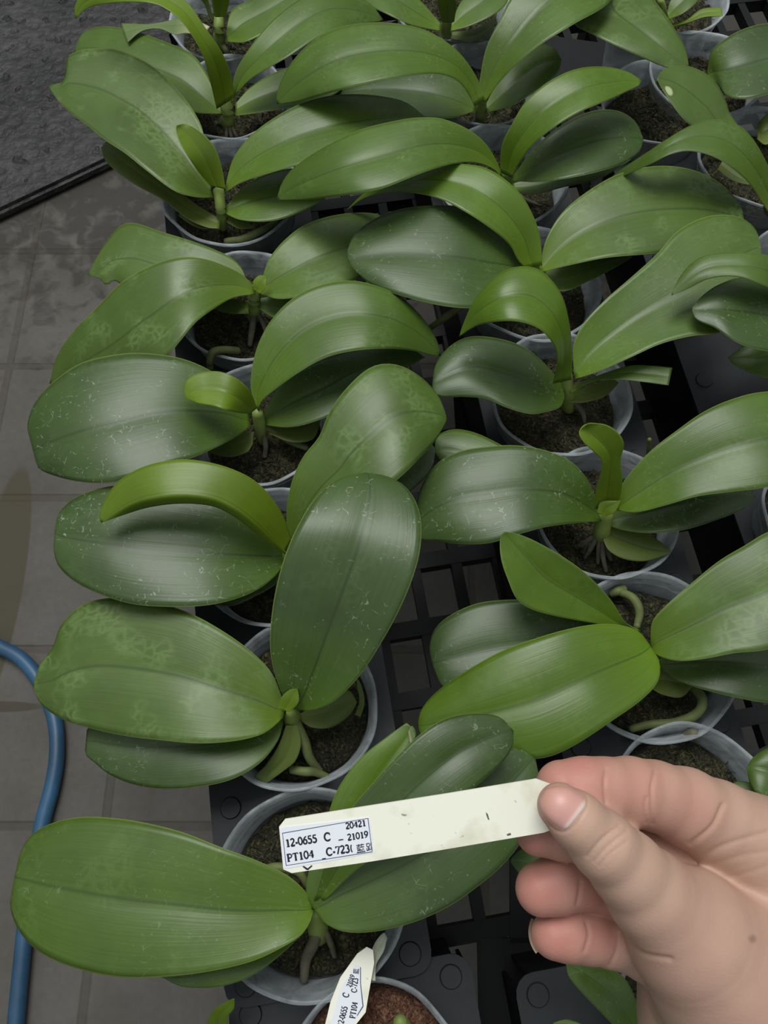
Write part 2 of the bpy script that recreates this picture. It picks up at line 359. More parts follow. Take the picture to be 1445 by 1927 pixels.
def tray(label, names, ulo, uhi, vpad=(.06, .06), bumps=True, z=-3.0, group=None, solid=False):
    cs = [uv_of(PW[n][0]) for n in names]
    va, vb = min(c[1] for c in cs) - vpad[0], max(c[1] for c in cs) + vpad[1]
    # follow the row: centre line interpolated
    e = empty('plant_tray', fr((ulo+uhi)/2, (va+vb)/2, zb)); tag(e, label, 'tray', group)
    cu = bpy.data.curves.new('deck', 'CURVE'); cu.dimensions = '2D'; cu.fill_mode = 'BOTH'; cu.extrude = .001
    def poly(pts):
        s = cu.splines.new('POLY'); s.points.add(len(pts)-1)
        for p, q in zip(s.points, pts): p.co = (*q, 0, 1)
        s.use_cyclic_u = True
    rc = .012; out = []
    for (u, v, a0) in ((uhi-rc, vb-rc, 0), (ulo+rc, vb-rc, 90), (ulo+rc, va+rc, 180), (uhi-rc, va+rc, 270)):
        for i in range(5):
            a = math.radians(a0 + i*22.5); out.append((u + rc*math.cos(a), v + rc*math.sin(a)))
    poly(out)
    cen = []
    if not solid:
        for n, (u, v) in zip(names, cs):
            r = min(PW[n][1]-.006, u-ulo-.003, uhi-u-.003, .0465)
            poly([(u + r*math.cos(2*math.pi*i/40), v + r*math.sin(2*math.pi*i/40)) for i in range(40)])
    co = bpy.data.objects.new('tmp', cu); COL.objects.link(co)
    dg = bpy.context.evaluated_depsgraph_get(); me = bpy.data.meshes.new_from_object(co.evaluated_get(dg))
    bpy.data.objects.remove(co)
    me.transform(Matrix.Translation((0, 0, RIM + z/100)) @ Matrix.Rotation(TH, 4, 'Z'))
    me.materials.clear(); link('deck', me, M_DECK, e)
    bm = bmesh.new(); h = (z - zb)/100 - .006; zm = z - h*50 - .1
    t = .0025
    bx(bm, fr(ulo+t, (va+vb)/2, zm), (t, vb-va-.02, h), TH); bx(bm, fr(uhi-t, (va+vb)/2, zm), (t, vb-va-.02, h), TH)
    bx(bm, fr((ulo+uhi)/2, va+t, zm), (uhi-ulo-.02, t, h), TH); bx(bm, fr((ulo+uhi)/2, vb-t, zm), (uhi-ulo-.02, t, h), TH)
    bm_obj('skirt', bm, M_BLACK, e)
    if bumps:
        vs_ = sorted(c[1] for c in cs); mids = [va + .012] + [(p+q)/2 for p, q in zip(vs_, vs_[1:])] + [vb-.012]
        for v in mids:
            for u in (ulo+.013, uhi-.013):
                bm = bmesh.new(); r = bmesh.ops.create_cone(bm, cap_ends=True, segments=24, radius1=.0070, radius2=.0062, depth=.0014)
                bmesh.ops.translate(bm, verts=r['verts'], vec=fr(u, v, z+.16)); bm_obj('bump', bm, M_DECK, e)
    return e
uL = uv_of(at(394, 1490, -3))[0]; uR = uv_of(at(748, 1400, -3))[0]
tray('dark plastic tray holding the left row of potted orchids', ['P2', 'P3', 'P4', 'P5', 'P6', 'P7', 'P8'], uL, uR, (.058, .06))
u, v = uv_of(PW['P9'][0]); vt = uv_of(at(800, 1803, -3.4))[1]
tray('dark plastic tray with rounded corner holding the brown-fibre pot at the bottom edge', ['P9'], uv_of(at(430, 1900, -3.4))[0], uv_of(at(893, 1860, -3.4))[0], (.10, vt - v), z=-3.4)
cs = [uv_of(PW[n][0])[0] for n in ('Q3', 'Q4', 'Q5', 'Q6', 'Q7', 'Q8')]
tray('dark plastic tray holding the middle row of potted orchids', ['Q2', 'Q3', 'Q4', 'Q5', 'Q6', 'Q7', 'Q8'], min(cs)-.055, max(cs)+.055, (.058, .06))
cs = [uv_of(PW[n][0])[0] for n in ('R3', 'R4', 'R5', 'R6')]
tray('dark plastic tray at the right edge holding the right-hand row of orchids', ['R3', 'R4', 'R5', 'R6'], min(cs)-.052, max(cs)+.055, (.06, .06))
ua = uv_of(at(968, 1860, -3.4))[0]; q9 = uv_of(PW['Q9'][0])
tray('dark plastic tray below the curled fingers, nearly empty', ['Q9'], ua, max(q9[0]+.055, ua+.14), (.08, uv_of(at(1060, 1818, -3.4))[1]-q9[1]), z=-3.4)

# ------------------------------------------------------------------ plants
def make_pot(c, r, parent, tilt=0, seed=0):
    rnd = random.Random(seed); prof = [(1.0, -.1), (1.035, 0.0), (1.03, .12), (.985, .05), (.965, -.5), (.95, -.55), (.945, -1.4), (.93, -1.45), (.86, -5.0), (.78, -9.0), (.74, -9.6), (.0, -9.6)]
    n = 72; vs, fs = [], []; ph = [rnd.uniform(0, 6.28) for _ in range(5)]
    for j, (k, z) in enumerate(prof):
        for i in range(n):
            a = 2*math.pi*i/n
            wav = 1 + (.012*math.sin(3*a+ph[0]) + .009*math.sin(5*a+ph[1]) + .004*math.sin(11*a+ph[2])) * max(0, 1+z/6)
            zz = z + (.12*math.sin(2*a+ph[3]) + .07*math.sin(7*a+ph[4])) * max(0, 1+z/2)
            vs.append(Vector((c.x + r*k*wav*math.cos(a), c.y + r*k*wav*math.sin(a), RIM + zz/100)))
    for j in range(len(prof)-1):
        for i in range(n):
            i2 = (i+1) % n; fs.append((j*n+i, j*n+i2, (j+1)*n+i2, (j+1)*n+i))
    o = mesh_obj('pot', vs, fs, M_POT, parent)
    o['label'] = 'clear frosted thin plastic pot'
    return o
def make_moss(c, r, parent, z0=-1.9, mat=None, seed=0, cover=.90):
    rnd = np.random.RandomState(seed); nr, na = 14, 64; vs = []; fs = []
    ph = rnd.rand(6)*6.28
    def hgt(x, y): return .22*math.sin(x*2.1+ph[0])*math.cos(y*1.7+ph[1]) + .14*math.sin(x*5+ph[2]+y*3) + .08*math.sin(y*9+ph[3]+x*7)
    vs.append(Vector((c.x, c.y, RIM + (z0+.3)/100)))
    for j in range(1, nr+1):
        for i in range(na):
            a = 2*math.pi*i/na; q = j/nr; x = q*r*cover*math.cos(a); y = q*r*cover*math.sin(a)
            zz = z0 + .35*(1-q*q) + hgt(x*100, y*100) + rnd.uniform(-.06, .06) - (.9 if j == nr else 0)
            vs.append(Vector((c.x+x, c.y+y, RIM + zz/100)))
    for i in range(na): fs.append((0, 1+i, 1+(i+1) % na))
    for j in range(nr-1):
        for i in range(na):
            i2 = (i+1) % na; fs.append((1+j*na+i, 1+(j+1)*na+i, 1+(j+1)*na+i2, 1+j*na+i2))
    # strands
    for _ in range(260):
        a = rnd.rand()*6.28; q = math.sqrt(rnd.rand())*.9; x, y = q*r*cover*math.cos(a), q*r*cover*math.sin(a)
        L = rnd.uniform(.004, .012); b = rnd.rand()*6.28; z = z0 + .35*(1-q*q) + hgt(x*100, y*100)
        pts = [Vector((c.x+x+math.cos(b)*L*(t-.5)+rnd.uniform(-.001, .001), c.y+y+math.sin(b)*L*(t-.5)+rnd.uniform(-.001, .001), RIM + (z+.02+.22*math.sin(math.pi*t)*rnd.rand())/100)) for t in (0, .33, .66, 1)]
        v, f = tube_data(pts, rnd.uniform(.0002, .0005), 4, None, False); off = len(vs); vs += v; fs += [tuple(i+off for i in q_) for q_ in f]
    return mesh_obj('moss', vs, fs, mat or M_MOSS, parent)

def leaf(parent, kind, A, B, z, e=(.5, -.3), ea=None, eb=None, m=.5, bulge=.11, n=44, label=None, groove=.035, th=.0013, name='leaf', wav=.05):
    """outline edges A and B run from the leaf base to the tip; z = heights along the midrib (cm above the rims)"""
    a = cr(A, n); b = cr(B, n); zz = zc(z, n); K = 9
    if np.linalg.norm(np.array(A[-1]) - np.array(B[-1])) < 8: b[-1] = a[-1]
    ea = ea or e; eb = eb or e
    vs, uv, fs = [], [], []; sd = random.random()*9
    W = 2*K+1
    for i in range(n):
        t = i/(n-1)
        ms = m[0] + (m[1]-m[0])*t if hasattr(m, '__len__') else m
        mid = a[i]*(1-ms) + b[i]*ms
        wpx = np.linalg.norm(a[i]-b[i]); wf = min(1.0, wpx/110.0)
        taper = min(1, (1-t)*6)
        for j in range(-K, K+1):
            s = abs(j)/K; p = mid*(1-s) + (a[i] if j < 0 else b[i])*s
            ee = ea if j < 0 else eb; el = ee[0] + (ee[1]-ee[0])*t
            h = zz[i] + el*wf*s*s*taper + bulge*wf*math.sin(math.pi*s)*taper - groove*wf*max(0, 1-s*5)
            h += wav*wf*s*math.sin(t*9 + sd + (2 if j < 0 else 0))*taper
            vs.append(at(p[0], p[1], h)); uv.append((t, .5 + .5*j/K))
    for i in range(n-1):
        for j in range(W-1): fs.append((i*W+j, i*W+j+1, (i+1)*W+j+1, (i+1)*W+j))
    # thickness: a lower skin under the upper one, closed round the margin
    P = np.array([tuple(v) for v in vs]).reshape(n, W, 3)
    du = np.gradient(P, axis=0); dv = np.gradient(P, axis=1); nn = np.cross(du, dv)
    nn /= (np.linalg.norm(nn, axis=2, keepdims=True) + 1e-9)
    if nn[n//2, K, 2] < 0: nn = -nn
    for i in range(n): # keep steady at the pinched tip
        pass
    nn[-1] = nn[-2]
    s_ = np.abs(np.linspace(-1, 1, W)); tk = th*np.sqrt(np.clip(1 - s_**6, 0.06, 1))[None, :, None]
    tt = np.ones((n, 1, 1)); tt[-1] = .15; tt[-2] = .6
    Q = P - nn*tk*tt
    vs2 = [Vector(q) for q in Q.reshape(-1, 3)]; o = n*W
    f2 = [tuple(reversed([q+o for q in f])) for f in fs]
    rim = [i*W for i in range(n)] + [(n-1)*W + j for j in range(1, W)] + [i*W+W-1 for i in range(n-2, -1, -1)] + [j for j in range(W-2, 0, -1)]
    f3 = [(rim[i], rim[(i+1) % len(rim)], rim[(i+1) % len(rim)]+o, rim[i]+o) for i in range(len(rim))]
    me_o = mesh_obj(name, vs+vs2, fs+f2+f3, LM[kind], parent, uvs=uv+uv)
    bm = bmesh.new(); bm.from_mesh(me_o.data); bmesh.ops.remove_doubles(bm, verts=bm.verts[:], dist=1e-6)
    bmesh.ops.recalc_face_normals(bm, faces=bm.faces[:]); bm.to_mesh(me_o.data); bm.free()
    if label: me_o['label'] = label
    return me_o

class Plant:
    def __init__(s, key, label, name='potted_orchid', moss=True, mat=None, seed=None, mz=-1.9):
        c, r = PW[key]; s.c, s.r = c, r; seed = seed if seed is not None else sum(map(ord, key))*7
        s.e = empty(name, Vector((c.x, c.y, RIM-.096))); tag(s.e, label, 'potted plant', GROUP)
        make_pot(c, r, s.e, seed=seed)
        if moss: make_moss(c, r, s.e, mz, mat, seed)
    def stem(s, pts, r=(.45, .55, .4), mat=None):
        pts = list(pts); x, y, z = pts[-1]; pts[-1] = (x, y, z - .8 if z > 2.5 else z)
        P = [at(x, y, z) for x, y, z in pts]; s.st = tube('stem', P, [q/100 for q in r], mat or M_STEM, s.e, 14, 14); return s.st
    def leaf(s, *a, **k): return leaf(s.e, *a, **k)
    def root(s, pts, r=.25, mat=None):
        P = [at(x, y, z) for x, y, z in pts]; tube('root', P, [r/100, r/100*1.1, r/100*.8], mat or M_ROOT, s.e, 10, 26)
GROUP = 'orchids in clear plastic pots on the bench'

p = Plant('P1', 'orchid at the top left edge whose short upright yellow-green leaf is cut by the frame')
p.stem([(415, 95, -1.5), (412, 60, 1), (412, 20, 2)])
p.leaf('y', [(403, 30), (398, 0), (395, -40), (405, -60)], [(425, 30), (432, 0), (430, -40), (408, -60)], [2.5, 5, 7], label=None)
p.leaf('y', [(392, 30), (385, 10), (370, -10), (350, -30)], [(400, 40), (395, 15), (385, -15), (352, -30)], [2, 4, 5])
p.leaf('m', [(425, 60), (436, 20), (470, 0), (530, -30), (600, -60)], [(428, 78), (460, 79), (500, 60), (560, 20), (602, -58)], [1.5, 2.5, 3])
p.leaf('w', [(395, 50), (350, 30), (320, 38), (280, 45), (245, 44), (228, 44)], [(380, 68), (350, 62), (330, 65), (300, 54), (268, 58), (240, 80)], [2, 2.5, 3, 3], label='leaf twisted over, showing its pale cream underside')
p.root([(415, 80, 0), (425, 95, -.3), (432, 110, -1)], .22)

p = Plant('P2', 'second orchid of the left row, one long narrow bright leaf arching high to the left')
p.stem([(432, 245, -1.5), (428, 215, 1), (425, 180, 3)], (.5, .6, .4))
p.leaf('m', [(418, 212), (395, 150), (365, 105), (310, 78), (240, 55), (190, 50), (155, 62), (140, 95)], [(418, 214), (370, 212), (300, 190), (230, 160), (180, 130), (150, 112), (140, 95)], [1, 2.5, 2.5, 1.5])
p.leaf('m', [(443, 195), (470, 165), (520, 135), (580, 120), (640, 125), (650, 145)], [(443, 218), (480, 213), (530, 205), (600, 190), (640, 170), (650, 145)], [1, 1.5, 1.5])
p.leaf('m', [(437, 195), (442, 140), (470, 90), (510, 40), (560, 0), (610, -25), (660, -15), (700, 10), (722, 38)], [(440, 182), (470, 150), (510, 125), (540, 108), (600, 70), (660, 50), (700, 42), (722, 38)], [2.5, 5.5, 6, 3.5], e=(.8, -.3))
p.leaf('y', [(440, 185), (437, 150), (420, 103), (385, 50), (350, 2), (300, -25), (230, -35), (160, -15), (141, 10), (142, 36)], [(408, 205), (395, 150), (380, 100), (350, 50), (325, 25), (295, 8), (250, 3), (180, 10), (155, 22), (142, 36)], [2.5, 8, 10, 6.5], e=(.9, 0))
for dx in (-6, 4, 14): p.root([(430+dx*.5, 240, 0), (432+dx, 258, -.6), (436+dx*1.6, 268, -1.5)], .16, M_ROOTD)

p = Plant('P3', 'third potted orchid of the left row, its broad left leaf with a torn notched tip')
p.stem([(420, 430, -1.5), (416, 400, 1), (411, 356, 3.2)], (.3, .42, .42))
p.leaf('l', [(415, 412), (375, 388), (310, 340), (240, 285), (205, 264), (190, 278)], [(412, 430), (390, 428), (350, 410), (310, 378), (250, 345), (200, 305), (190, 278)], [.5, 1, .8, .3], e=(.3, -.2))
p.leaf('l', [(405, 412), (380, 405), (345, 398), (335, 405)], [(408, 428), (380, 430), (355, 420), (335, 405)], [0, .2, 0])
p.leaf('m', [(425, 388), (460, 350), (510, 325), (560, 318), (610, 345), (612, 374)], [(425, 402), (450, 413), (490, 417), (530, 412), (580, 392), (612, 374)], [1, 1.5, 1.2])
p.leaf('l', [(430, 408), (455, 412), (480, 428)], [(425, 416), (450, 430), (480, 428)], [.3, .2, 0])
p.leaf('b', [(396, 355), (382, 248), (365, 210), (330, 165), (280, 120), (215, 92), (165, 93), (142, 98), (125, 108), (127, 122), (122, 138), (121, 152), (91, 161)],
       [(402, 371), (370, 371), (330, 360), (275, 320), (235, 288), (200, 265), (165, 237), (130, 210), (108, 188), (91, 161)], [2, 4, 4.5, 4], e=(.8, .1), wav=.12)
p.leaf('m', [(425, 345), (438, 300), (465, 262), (500, 232), (555, 200), (615, 181), (670, 177), (725, 182), (765, 193), (800, 220)], [(424, 362), (450, 345), (500, 328), (555, 312), (620, 298), (700, 275), (760, 250), (800, 220)], [2, 4.5, 5, 2.5], e=(.8, -.3))
p.leaf('y', [(396, 350), (375, 325), (345, 280), (332, 252), (332, 236)], [(424, 356), (418, 320), (405, 280), (380, 250), (352, 233), (332, 236)], [3, 5.5, 7], e=(.7, .6), label='small bright young leaf')
p.root([(425, 455, -1.2), (455, 450, -.6), (490, 435, -.4), (520, 418, -1.2)], .3)

p = Plant('P4', 'fourth orchid of the left row, a pale root hooked over its pot rim')
p.stem([(478, 600, -1.5), (478, 570, 1), (480, 540, 3)], (.5, .6, .4))
p.leaf('m', [(468, 570), (440, 562), (410, 566), (395, 575)], [(468, 590), (440, 590), (410, 584), (395, 575)], [.8, .6, 0])
p.leaf('m', [(487, 562), (520, 555), (560, 552), (590, 560)], [(485, 580), (520, 598), (560, 592), (590, 560)], [.8, .8, .5])
p.leaf('b', [(465, 535), (455, 505), (435, 485), (400, 468), (350, 450), (300, 435), (255, 420), (228, 424), (200, 455), (180, 487), (165, 517)], [(475, 548), (430, 556), (380, 562), (310, 565), (250, 550), (215, 528), (200, 536), (185, 523), (165, 517)], [1.5, 2.5, 2.2, 1], wav=.12)
p.leaf('b', [(490, 535), (505, 490), (530, 457), (570, 425), (620, 407), (680, 400), (720, 408), (735, 440)], [(488, 552), (520, 562), (555, 560), (620, 545), (680, 520), (720, 485), (735, 440)], [2, 3.2, 3, 2], e=(.7, -.4))
p.leaf('b', [(482, 545), (460, 520), (430, 503), (385, 487), (340, 484), (290, 497), (230, 530), (180, 580), (140, 620), (107, 670), (93, 722)], [(480, 553), (440, 560), (410, 576), (370, 605), (340, 640), (310, 675), (250, 715), (170, 735), (93, 722)], [2.5, 5.0, 2.6, -2.2], e=(.5, -.8), ea=(.8, -.2))
p.leaf('y', [(478, 545), (476, 530), (488, 518), (502, 520)], [(488, 552), (498, 545), (500, 532), (502, 520)], [3, 3.5, 3.8])
p.root([(448, 660, -.9), (420, 658, .1), (400, 663, .4), (395, 678, .0), (396, 700, -1.2)], .28)
p.root([(478, 590, 0), (474, 620, -.6), (470, 650, -1.4)], .25, M_ROOTD)
p.root([(486, 590, 0), (498, 615, -.6), (505, 640, -1.4)], .2, M_ROOTD)

p = Plant('P5', 'fifth orchid of the left row, small bright oval leaf over a large chalk-marked one')
p.stem([(495, 830, -1.5), (490, 805, .5), (484, 775, 3)], (.38, .46, .4))
p.leaf('l', [(478, 812), (450, 818), (415, 838), (392, 852)], [(475, 835), (465, 850), (430, 860), (392, 852)], [.5, .5, .2])
p.leaf('l', [(500, 800), (540, 785), (590, 770), (605, 785)], [(505, 815), (550, 832), (590, 825), (605, 785)], [.3, .2, 0])
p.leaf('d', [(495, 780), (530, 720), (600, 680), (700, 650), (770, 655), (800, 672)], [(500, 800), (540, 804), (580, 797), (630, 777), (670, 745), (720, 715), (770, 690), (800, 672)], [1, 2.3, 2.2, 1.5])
p.leaf('s', [(470, 785), (440, 735), (400, 700), (350, 677), (300, 667), (250, 664), (200, 670), (150, 684), (100, 718), (70, 750), (54, 785), (52, 810), (60, 835), (68, 848)],
       [(472, 800), (450, 818), (400, 845), (360, 862), (310, 877), (260, 897), (200, 909), (140, 905), (90, 891), (72, 880), (66, 862), (68, 848)], [1.5, 4.6, 5.2, 3.4], e=(.7, -.7), m=(.5, .55))
p.leaf('m', [(484, 770), (472, 735), (473, 700), (485, 650), (510, 603), (550, 562), (600, 537), (655, 528), (700, 535), (750, 556), (790, 592), (820, 635), (830, 670)],
       [(486, 772), (490, 757), (515, 735), (560, 702), (610, 674), (660, 661), (720, 656), (770, 659), (810, 668), (830, 670)], [2.5, 5.5, 6.2, 2.5], e=(.8, -.3), m=(.5, .45))
p.leaf('y', [(484, 768), (470, 735), (445, 712), (412, 699), (375, 702), (352, 715), (346, 735), (350, 749)], [(470, 779), (440, 775), (400, 763), (370, 758), (350, 749)], [3.2, 6, 6.2, 5.8], e=(.5, .3), label='small bright young leaf')
p.root([(500, 803, .5), (525, 818, 0), (550, 832, -.6), (578, 843, -.9)], .26)
p.root([(495, 812, .2), (500, 840, -.8), (498, 860, -1.4)], .2, M_ROOTD)

p = Plant('P6', 'sixth orchid of the left row, bright strap leaf arching left above a dark one')
p.stem([(530, 1085, -1.5), (538, 1060, .8), (545, 1020, 3)], (.45, .55, .4))
p.leaf('d', [(570, 1010), (650, 920), (740, 850), (800, 825), (820, 845)], [(580, 1030), (680, 990), (755, 938), (795, 905), (813, 880), (820, 845)], [1, 2.3, 2])
p.leaf('d', [(538, 1050), (480, 1060), (400, 1090), (370, 1125)], [(540, 1062), (520, 1097), (480, 1122), (430, 1141), (370, 1125)], [.6, .8, 0])
p.leaf('s', [(540, 1040), (520, 1005), (480, 970), (430, 945), (350, 923), (260, 912), (190, 918), (140, 937), (110, 967), (103, 1000)],
       [(538, 1052), (520, 1082), (480, 1112), (430, 1131), (380, 1140), (320, 1142), (250, 1137), (190, 1119), (140, 1094), (110, 1065), (101, 1035), (103, 1000)], [1.5, 4.2, 4.8, 4], e=(.6, -.5), m=(.5, .55))
p.leaf('b', [(543, 1020), (539, 965), (548, 910), (570, 860), (600, 822), (620, 775), (655, 727), (700, 690), (745, 686), (790, 708), (825, 745), (842, 788)],
       [(560, 1020), (600, 990), (650, 960), (700, 930), (742, 907), (790, 862), (822, 825), (842, 788)], [2, 5.5, 7, 5], e=(.7, -.5), label=None)
p.leaf('y', [(549, 1022), (538, 982), (515, 942), (480, 905), (430, 880), (370, 866), (320, 866), (265, 880), (220, 908), (197, 942), (187, 970), (190, 984)],
       [(537, 1043), (510, 1026), (480, 1002), (440, 972), (400, 953), (340, 948), (280, 955), (230, 970), (190, 984)], [3, 7.5, 8.5, 6.5], e=(.5, -.3), eb=(-.9, -1.5), m=(.8, .68), bulge=.05, label='bright strap-shaped young leaf')
p.root([(535, 1070, 0), (510, 1090, -.8), (480, 1110, -1.4)], .2, M_ROOTD)

p = Plant('P7', 'seventh orchid of the left row, tall oval leaf upright, broad blotched leaf to the left')
p.stem([(555, 1365, -1.5), (551, 1352, .5), (548, 1338, 2.2)], (.5, .6, .3))
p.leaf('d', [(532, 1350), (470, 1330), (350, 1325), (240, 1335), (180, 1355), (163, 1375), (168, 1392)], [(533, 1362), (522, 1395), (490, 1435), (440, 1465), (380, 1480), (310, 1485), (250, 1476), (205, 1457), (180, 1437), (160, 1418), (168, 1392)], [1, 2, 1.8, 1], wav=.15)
p.leaf('l', [(538, 1365), (525, 1400), (500, 1440), (480, 1462), (500, 1475)], [(560, 1365), (566, 1400), (556, 1432), (535, 1450), (500, 1475)], [1, .5, 0, -.2], e=(.3, 0))
p.leaf('l', [(565, 1345), (590, 1325), (630, 1302), (658, 1300), (672, 1322)], [(560, 1350), (585, 1368), (622, 1369), (658, 1346), (672, 1322)], [.8, .6, .2], label='small round pale green leaf')
p.leaf('l', [(678, 1350), (686, 1320), (678, 1285), (670, 1275)], [(668, 1345), (676, 1320), (672, 1292), (670, 1275)], [-.5, .1, .2])
p.leaf('b', [(537, 1330), (510, 1265), (470, 1224), (420, 1188), (360, 1155), (300, 1135), (240, 1126), (190, 1127), (150, 1141), (115, 1175), (98, 1220), (75, 1250), (62, 1290)],
       [(533, 1350), (500, 1378), (450, 1393), (380, 1399), (310, 1394), (230, 1384), (160, 1368), (110, 1350), (75, 1322), (62, 1290)], [2.2, 3.6, 3, 2], e=(.7, -.5), label='broad leaf mottled with pale blotches')
p.leaf('s', [(546, 1332), (525, 1292), (509, 1230), (512, 1150), (530, 1065), (560, 990), (600, 930), (645, 898), (690, 889)],
       [(560, 1336), (590, 1336), (625, 1322), (670, 1280), (710, 1222), (755, 1140), (785, 1060), (793, 1000), (785, 950), (762, 915), (728, 896), (690, 889)], [2.5, 7, 9.5, 8.5], e=(.9, -.2), m=.52)
p.leaf('y', [(524, 1333), (530, 1312), (545, 1298), (559, 1296)], [(545, 1340), (560, 1325), (562, 1310), (559, 1296)], [3.4, 4, 4.4], e=(.3, .2), label='tiny new centre leaf')
p.root([(553, 1350, 1), (572, 1392, .2), (582, 1425, -.5), (602, 1452, -1.4)], .3)
p.root([(548, 1448, -1.0), (575, 1452, -.7), (590, 1452, -.9), (616, 1462, -1.3)], .27)

p = Plant('P8', 'orchid nearest the camera on the left, broad glossy leaf, behind the raised label', mz=-2.3)
p.stem([(600, 1760, -1.8), (597, 1738, .5), (594, 1714, 2.2)], (.6, .6, .3))
p.leaf('m', [(560, 1740), (480, 1760), (380, 1790), (302, 1838)], [(575, 1752), (530, 1795), (480, 1833), (430, 1853), (388, 1859), (340, 1856), (302, 1838)], [1, 2.2, 2])
p.leaf('g', [(575, 1690), (620, 1525), (640, 1477), (680, 1425), (730, 1385), (765, 1360)], [(600, 1690), (660, 1600), (720, 1500), (770, 1410), (783, 1379), (765, 1360)], [2.5, 4.5, 5.2, 5.5], e=(.3, 0), m=.7)
p.leaf('w', [(768, 1376), (775, 1366), (781, 1372)], [(772, 1400), (782, 1386), (783, 1380)], [5.9, 6.0, 5.9], name='leaf_tip', bulge=0, e=(0, 0), n=12, label='curled leaf tip with its reflection painted pale')  # white reflection on the folded tip, put in as pale colour
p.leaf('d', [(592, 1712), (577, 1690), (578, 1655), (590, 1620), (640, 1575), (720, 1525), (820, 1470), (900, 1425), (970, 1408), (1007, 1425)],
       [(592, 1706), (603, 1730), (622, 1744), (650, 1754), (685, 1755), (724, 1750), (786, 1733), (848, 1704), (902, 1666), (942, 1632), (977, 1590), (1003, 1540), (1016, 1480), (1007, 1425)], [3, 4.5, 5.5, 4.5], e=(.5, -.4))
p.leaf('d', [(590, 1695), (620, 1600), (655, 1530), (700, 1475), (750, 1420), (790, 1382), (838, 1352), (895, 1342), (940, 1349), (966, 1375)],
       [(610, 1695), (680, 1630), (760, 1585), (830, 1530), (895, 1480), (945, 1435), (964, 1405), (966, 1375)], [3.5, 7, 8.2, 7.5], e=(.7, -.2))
p.leaf('m', [(590, 1706), (578, 1682), (543, 1649), (487, 1621), (415, 1594), (343, 1566), (277, 1549), (221, 1540), (155, 1537), (100, 1548), (58, 1572), (36, 1610), (32, 1649)],
       [(588, 1714), (586, 1728), (570, 1756), (532, 1782), (471, 1810), (388, 1829), (310, 1838), (233, 1840), (166, 1829), (100, 1806), (55, 1776), (27, 1735), (19, 1693), (32, 1649)], [3, 4.6, 4.4, 3], e=(.8, -.7), label='broad glossy leaf')
p.root([(600, 1735, .8), (590, 1775, -.5), (576, 1805, -1.2), (572, 1845, -1.9)], .32, M_ROOTD)
p.root([(488, 1640, -.6), (520, 1632, -.2), (560, 1640, -.3), (580, 1668, -1)], .26)
p.root([(684, 1790, .4), (683, 1810, .6), (688, 1830, .3), (684, 1852, -.3)], .28)
p.root([(606, 1740, .2), (622, 1775, -.8), (630, 1800, -1.9)], .18, M_ROOTD)

p = Plant('P9', 'pot of reddish-brown fibre with a small green sprout at the bottom edge', 'potted_seedling', True, M_BARK, mz=-1.3)
p.stem([(760, 1960, -1.2), (756, 1935, -.3), (752, 1920, .4)], (.7, .6, .35))

p = Plant('Q1', 'orchid at the top centre edge with an upright yellow-green stem cut by the frame')
p.stem([(840, 80, -1.5), (838, 60, .5), (840, 30, 3)], (.5, .55, .4))
p.leaf('l', [(850, 60), (890, 55), (925, 35), (937, 18)], [(848, 72), (890, 78), (925, 58), (937, 18)], [.5, .5, .3])
p.leaf('m', [(830, 45), (790, 0), (740, -40), (650, -60), (640, -30)], [(828, 58), (775, 47), (725, 25), (675, 0), (640, -30)], [2, 4, 3])
p.leaf('m', [(850, 40), (870, 0), (920, -40), (970, -30)], [(848, 58), (880, 50), (925, 30), (950, 10), (970, -30)], [2, 3, 3])
p.leaf('y', [(830, 40), (823, 0), (830, -40)], [(855, 40), (858, 0), (830, -40)], [3, 6, 8], e=(1, 1))

p = Plant('Q2', 'second orchid of the middle row, one leaf arching left, one rising beyond the top edge')
p.stem([(905, 225, -1.5), (905, 210, .5), (907, 185, 3)], (.45, .5, .4))
p.leaf('d', [(895, 200), (860, 150), (790, 125), (700, 130), (640, 160), (636, 180)], [(893, 209), (850, 222), (780, 220), (710, 210), (660, 195), (636, 180)], [1, 2, 1.8, 1])
p.leaf('m', [(912, 200), (950, 130), (1000, 85), (1040, 88), (1057, 112)], [(915, 212), (965, 198), (1015, 165), (1050, 135), (1057, 112)], [1, 2.5, 2])
p.leaf('m', [(900, 190), (903, 150), (915, 90), (940, 38), (965, -10), (1010, -60), (1090, -90), (1160, -60)], [(912, 192), (935, 160), (970, 122), (1020, 82), (1080, 45), (1150, 0), (1160, -60)], [3, 6.5, 8, 6], e=(.9, -.2))
p.leaf('m', [(914, 188), (895, 142), (865, 100), (825, 69), (780, 50), (710, 42), (640, 51), (590, 76), (552, 113), (530, 150), (520, 180), (521, 196)],
       [(893, 200), (880, 172), (855, 147), (815, 138), (750, 145), (680, 160), (620, 175), (560, 191), (521, 196)], [3, 7.5, 8, 4.5], e=(.7, -.5))
p.root([(900, 215, 0), (890, 232, -.8), (880, 240, -1.8)], .18, M_ROOTD)

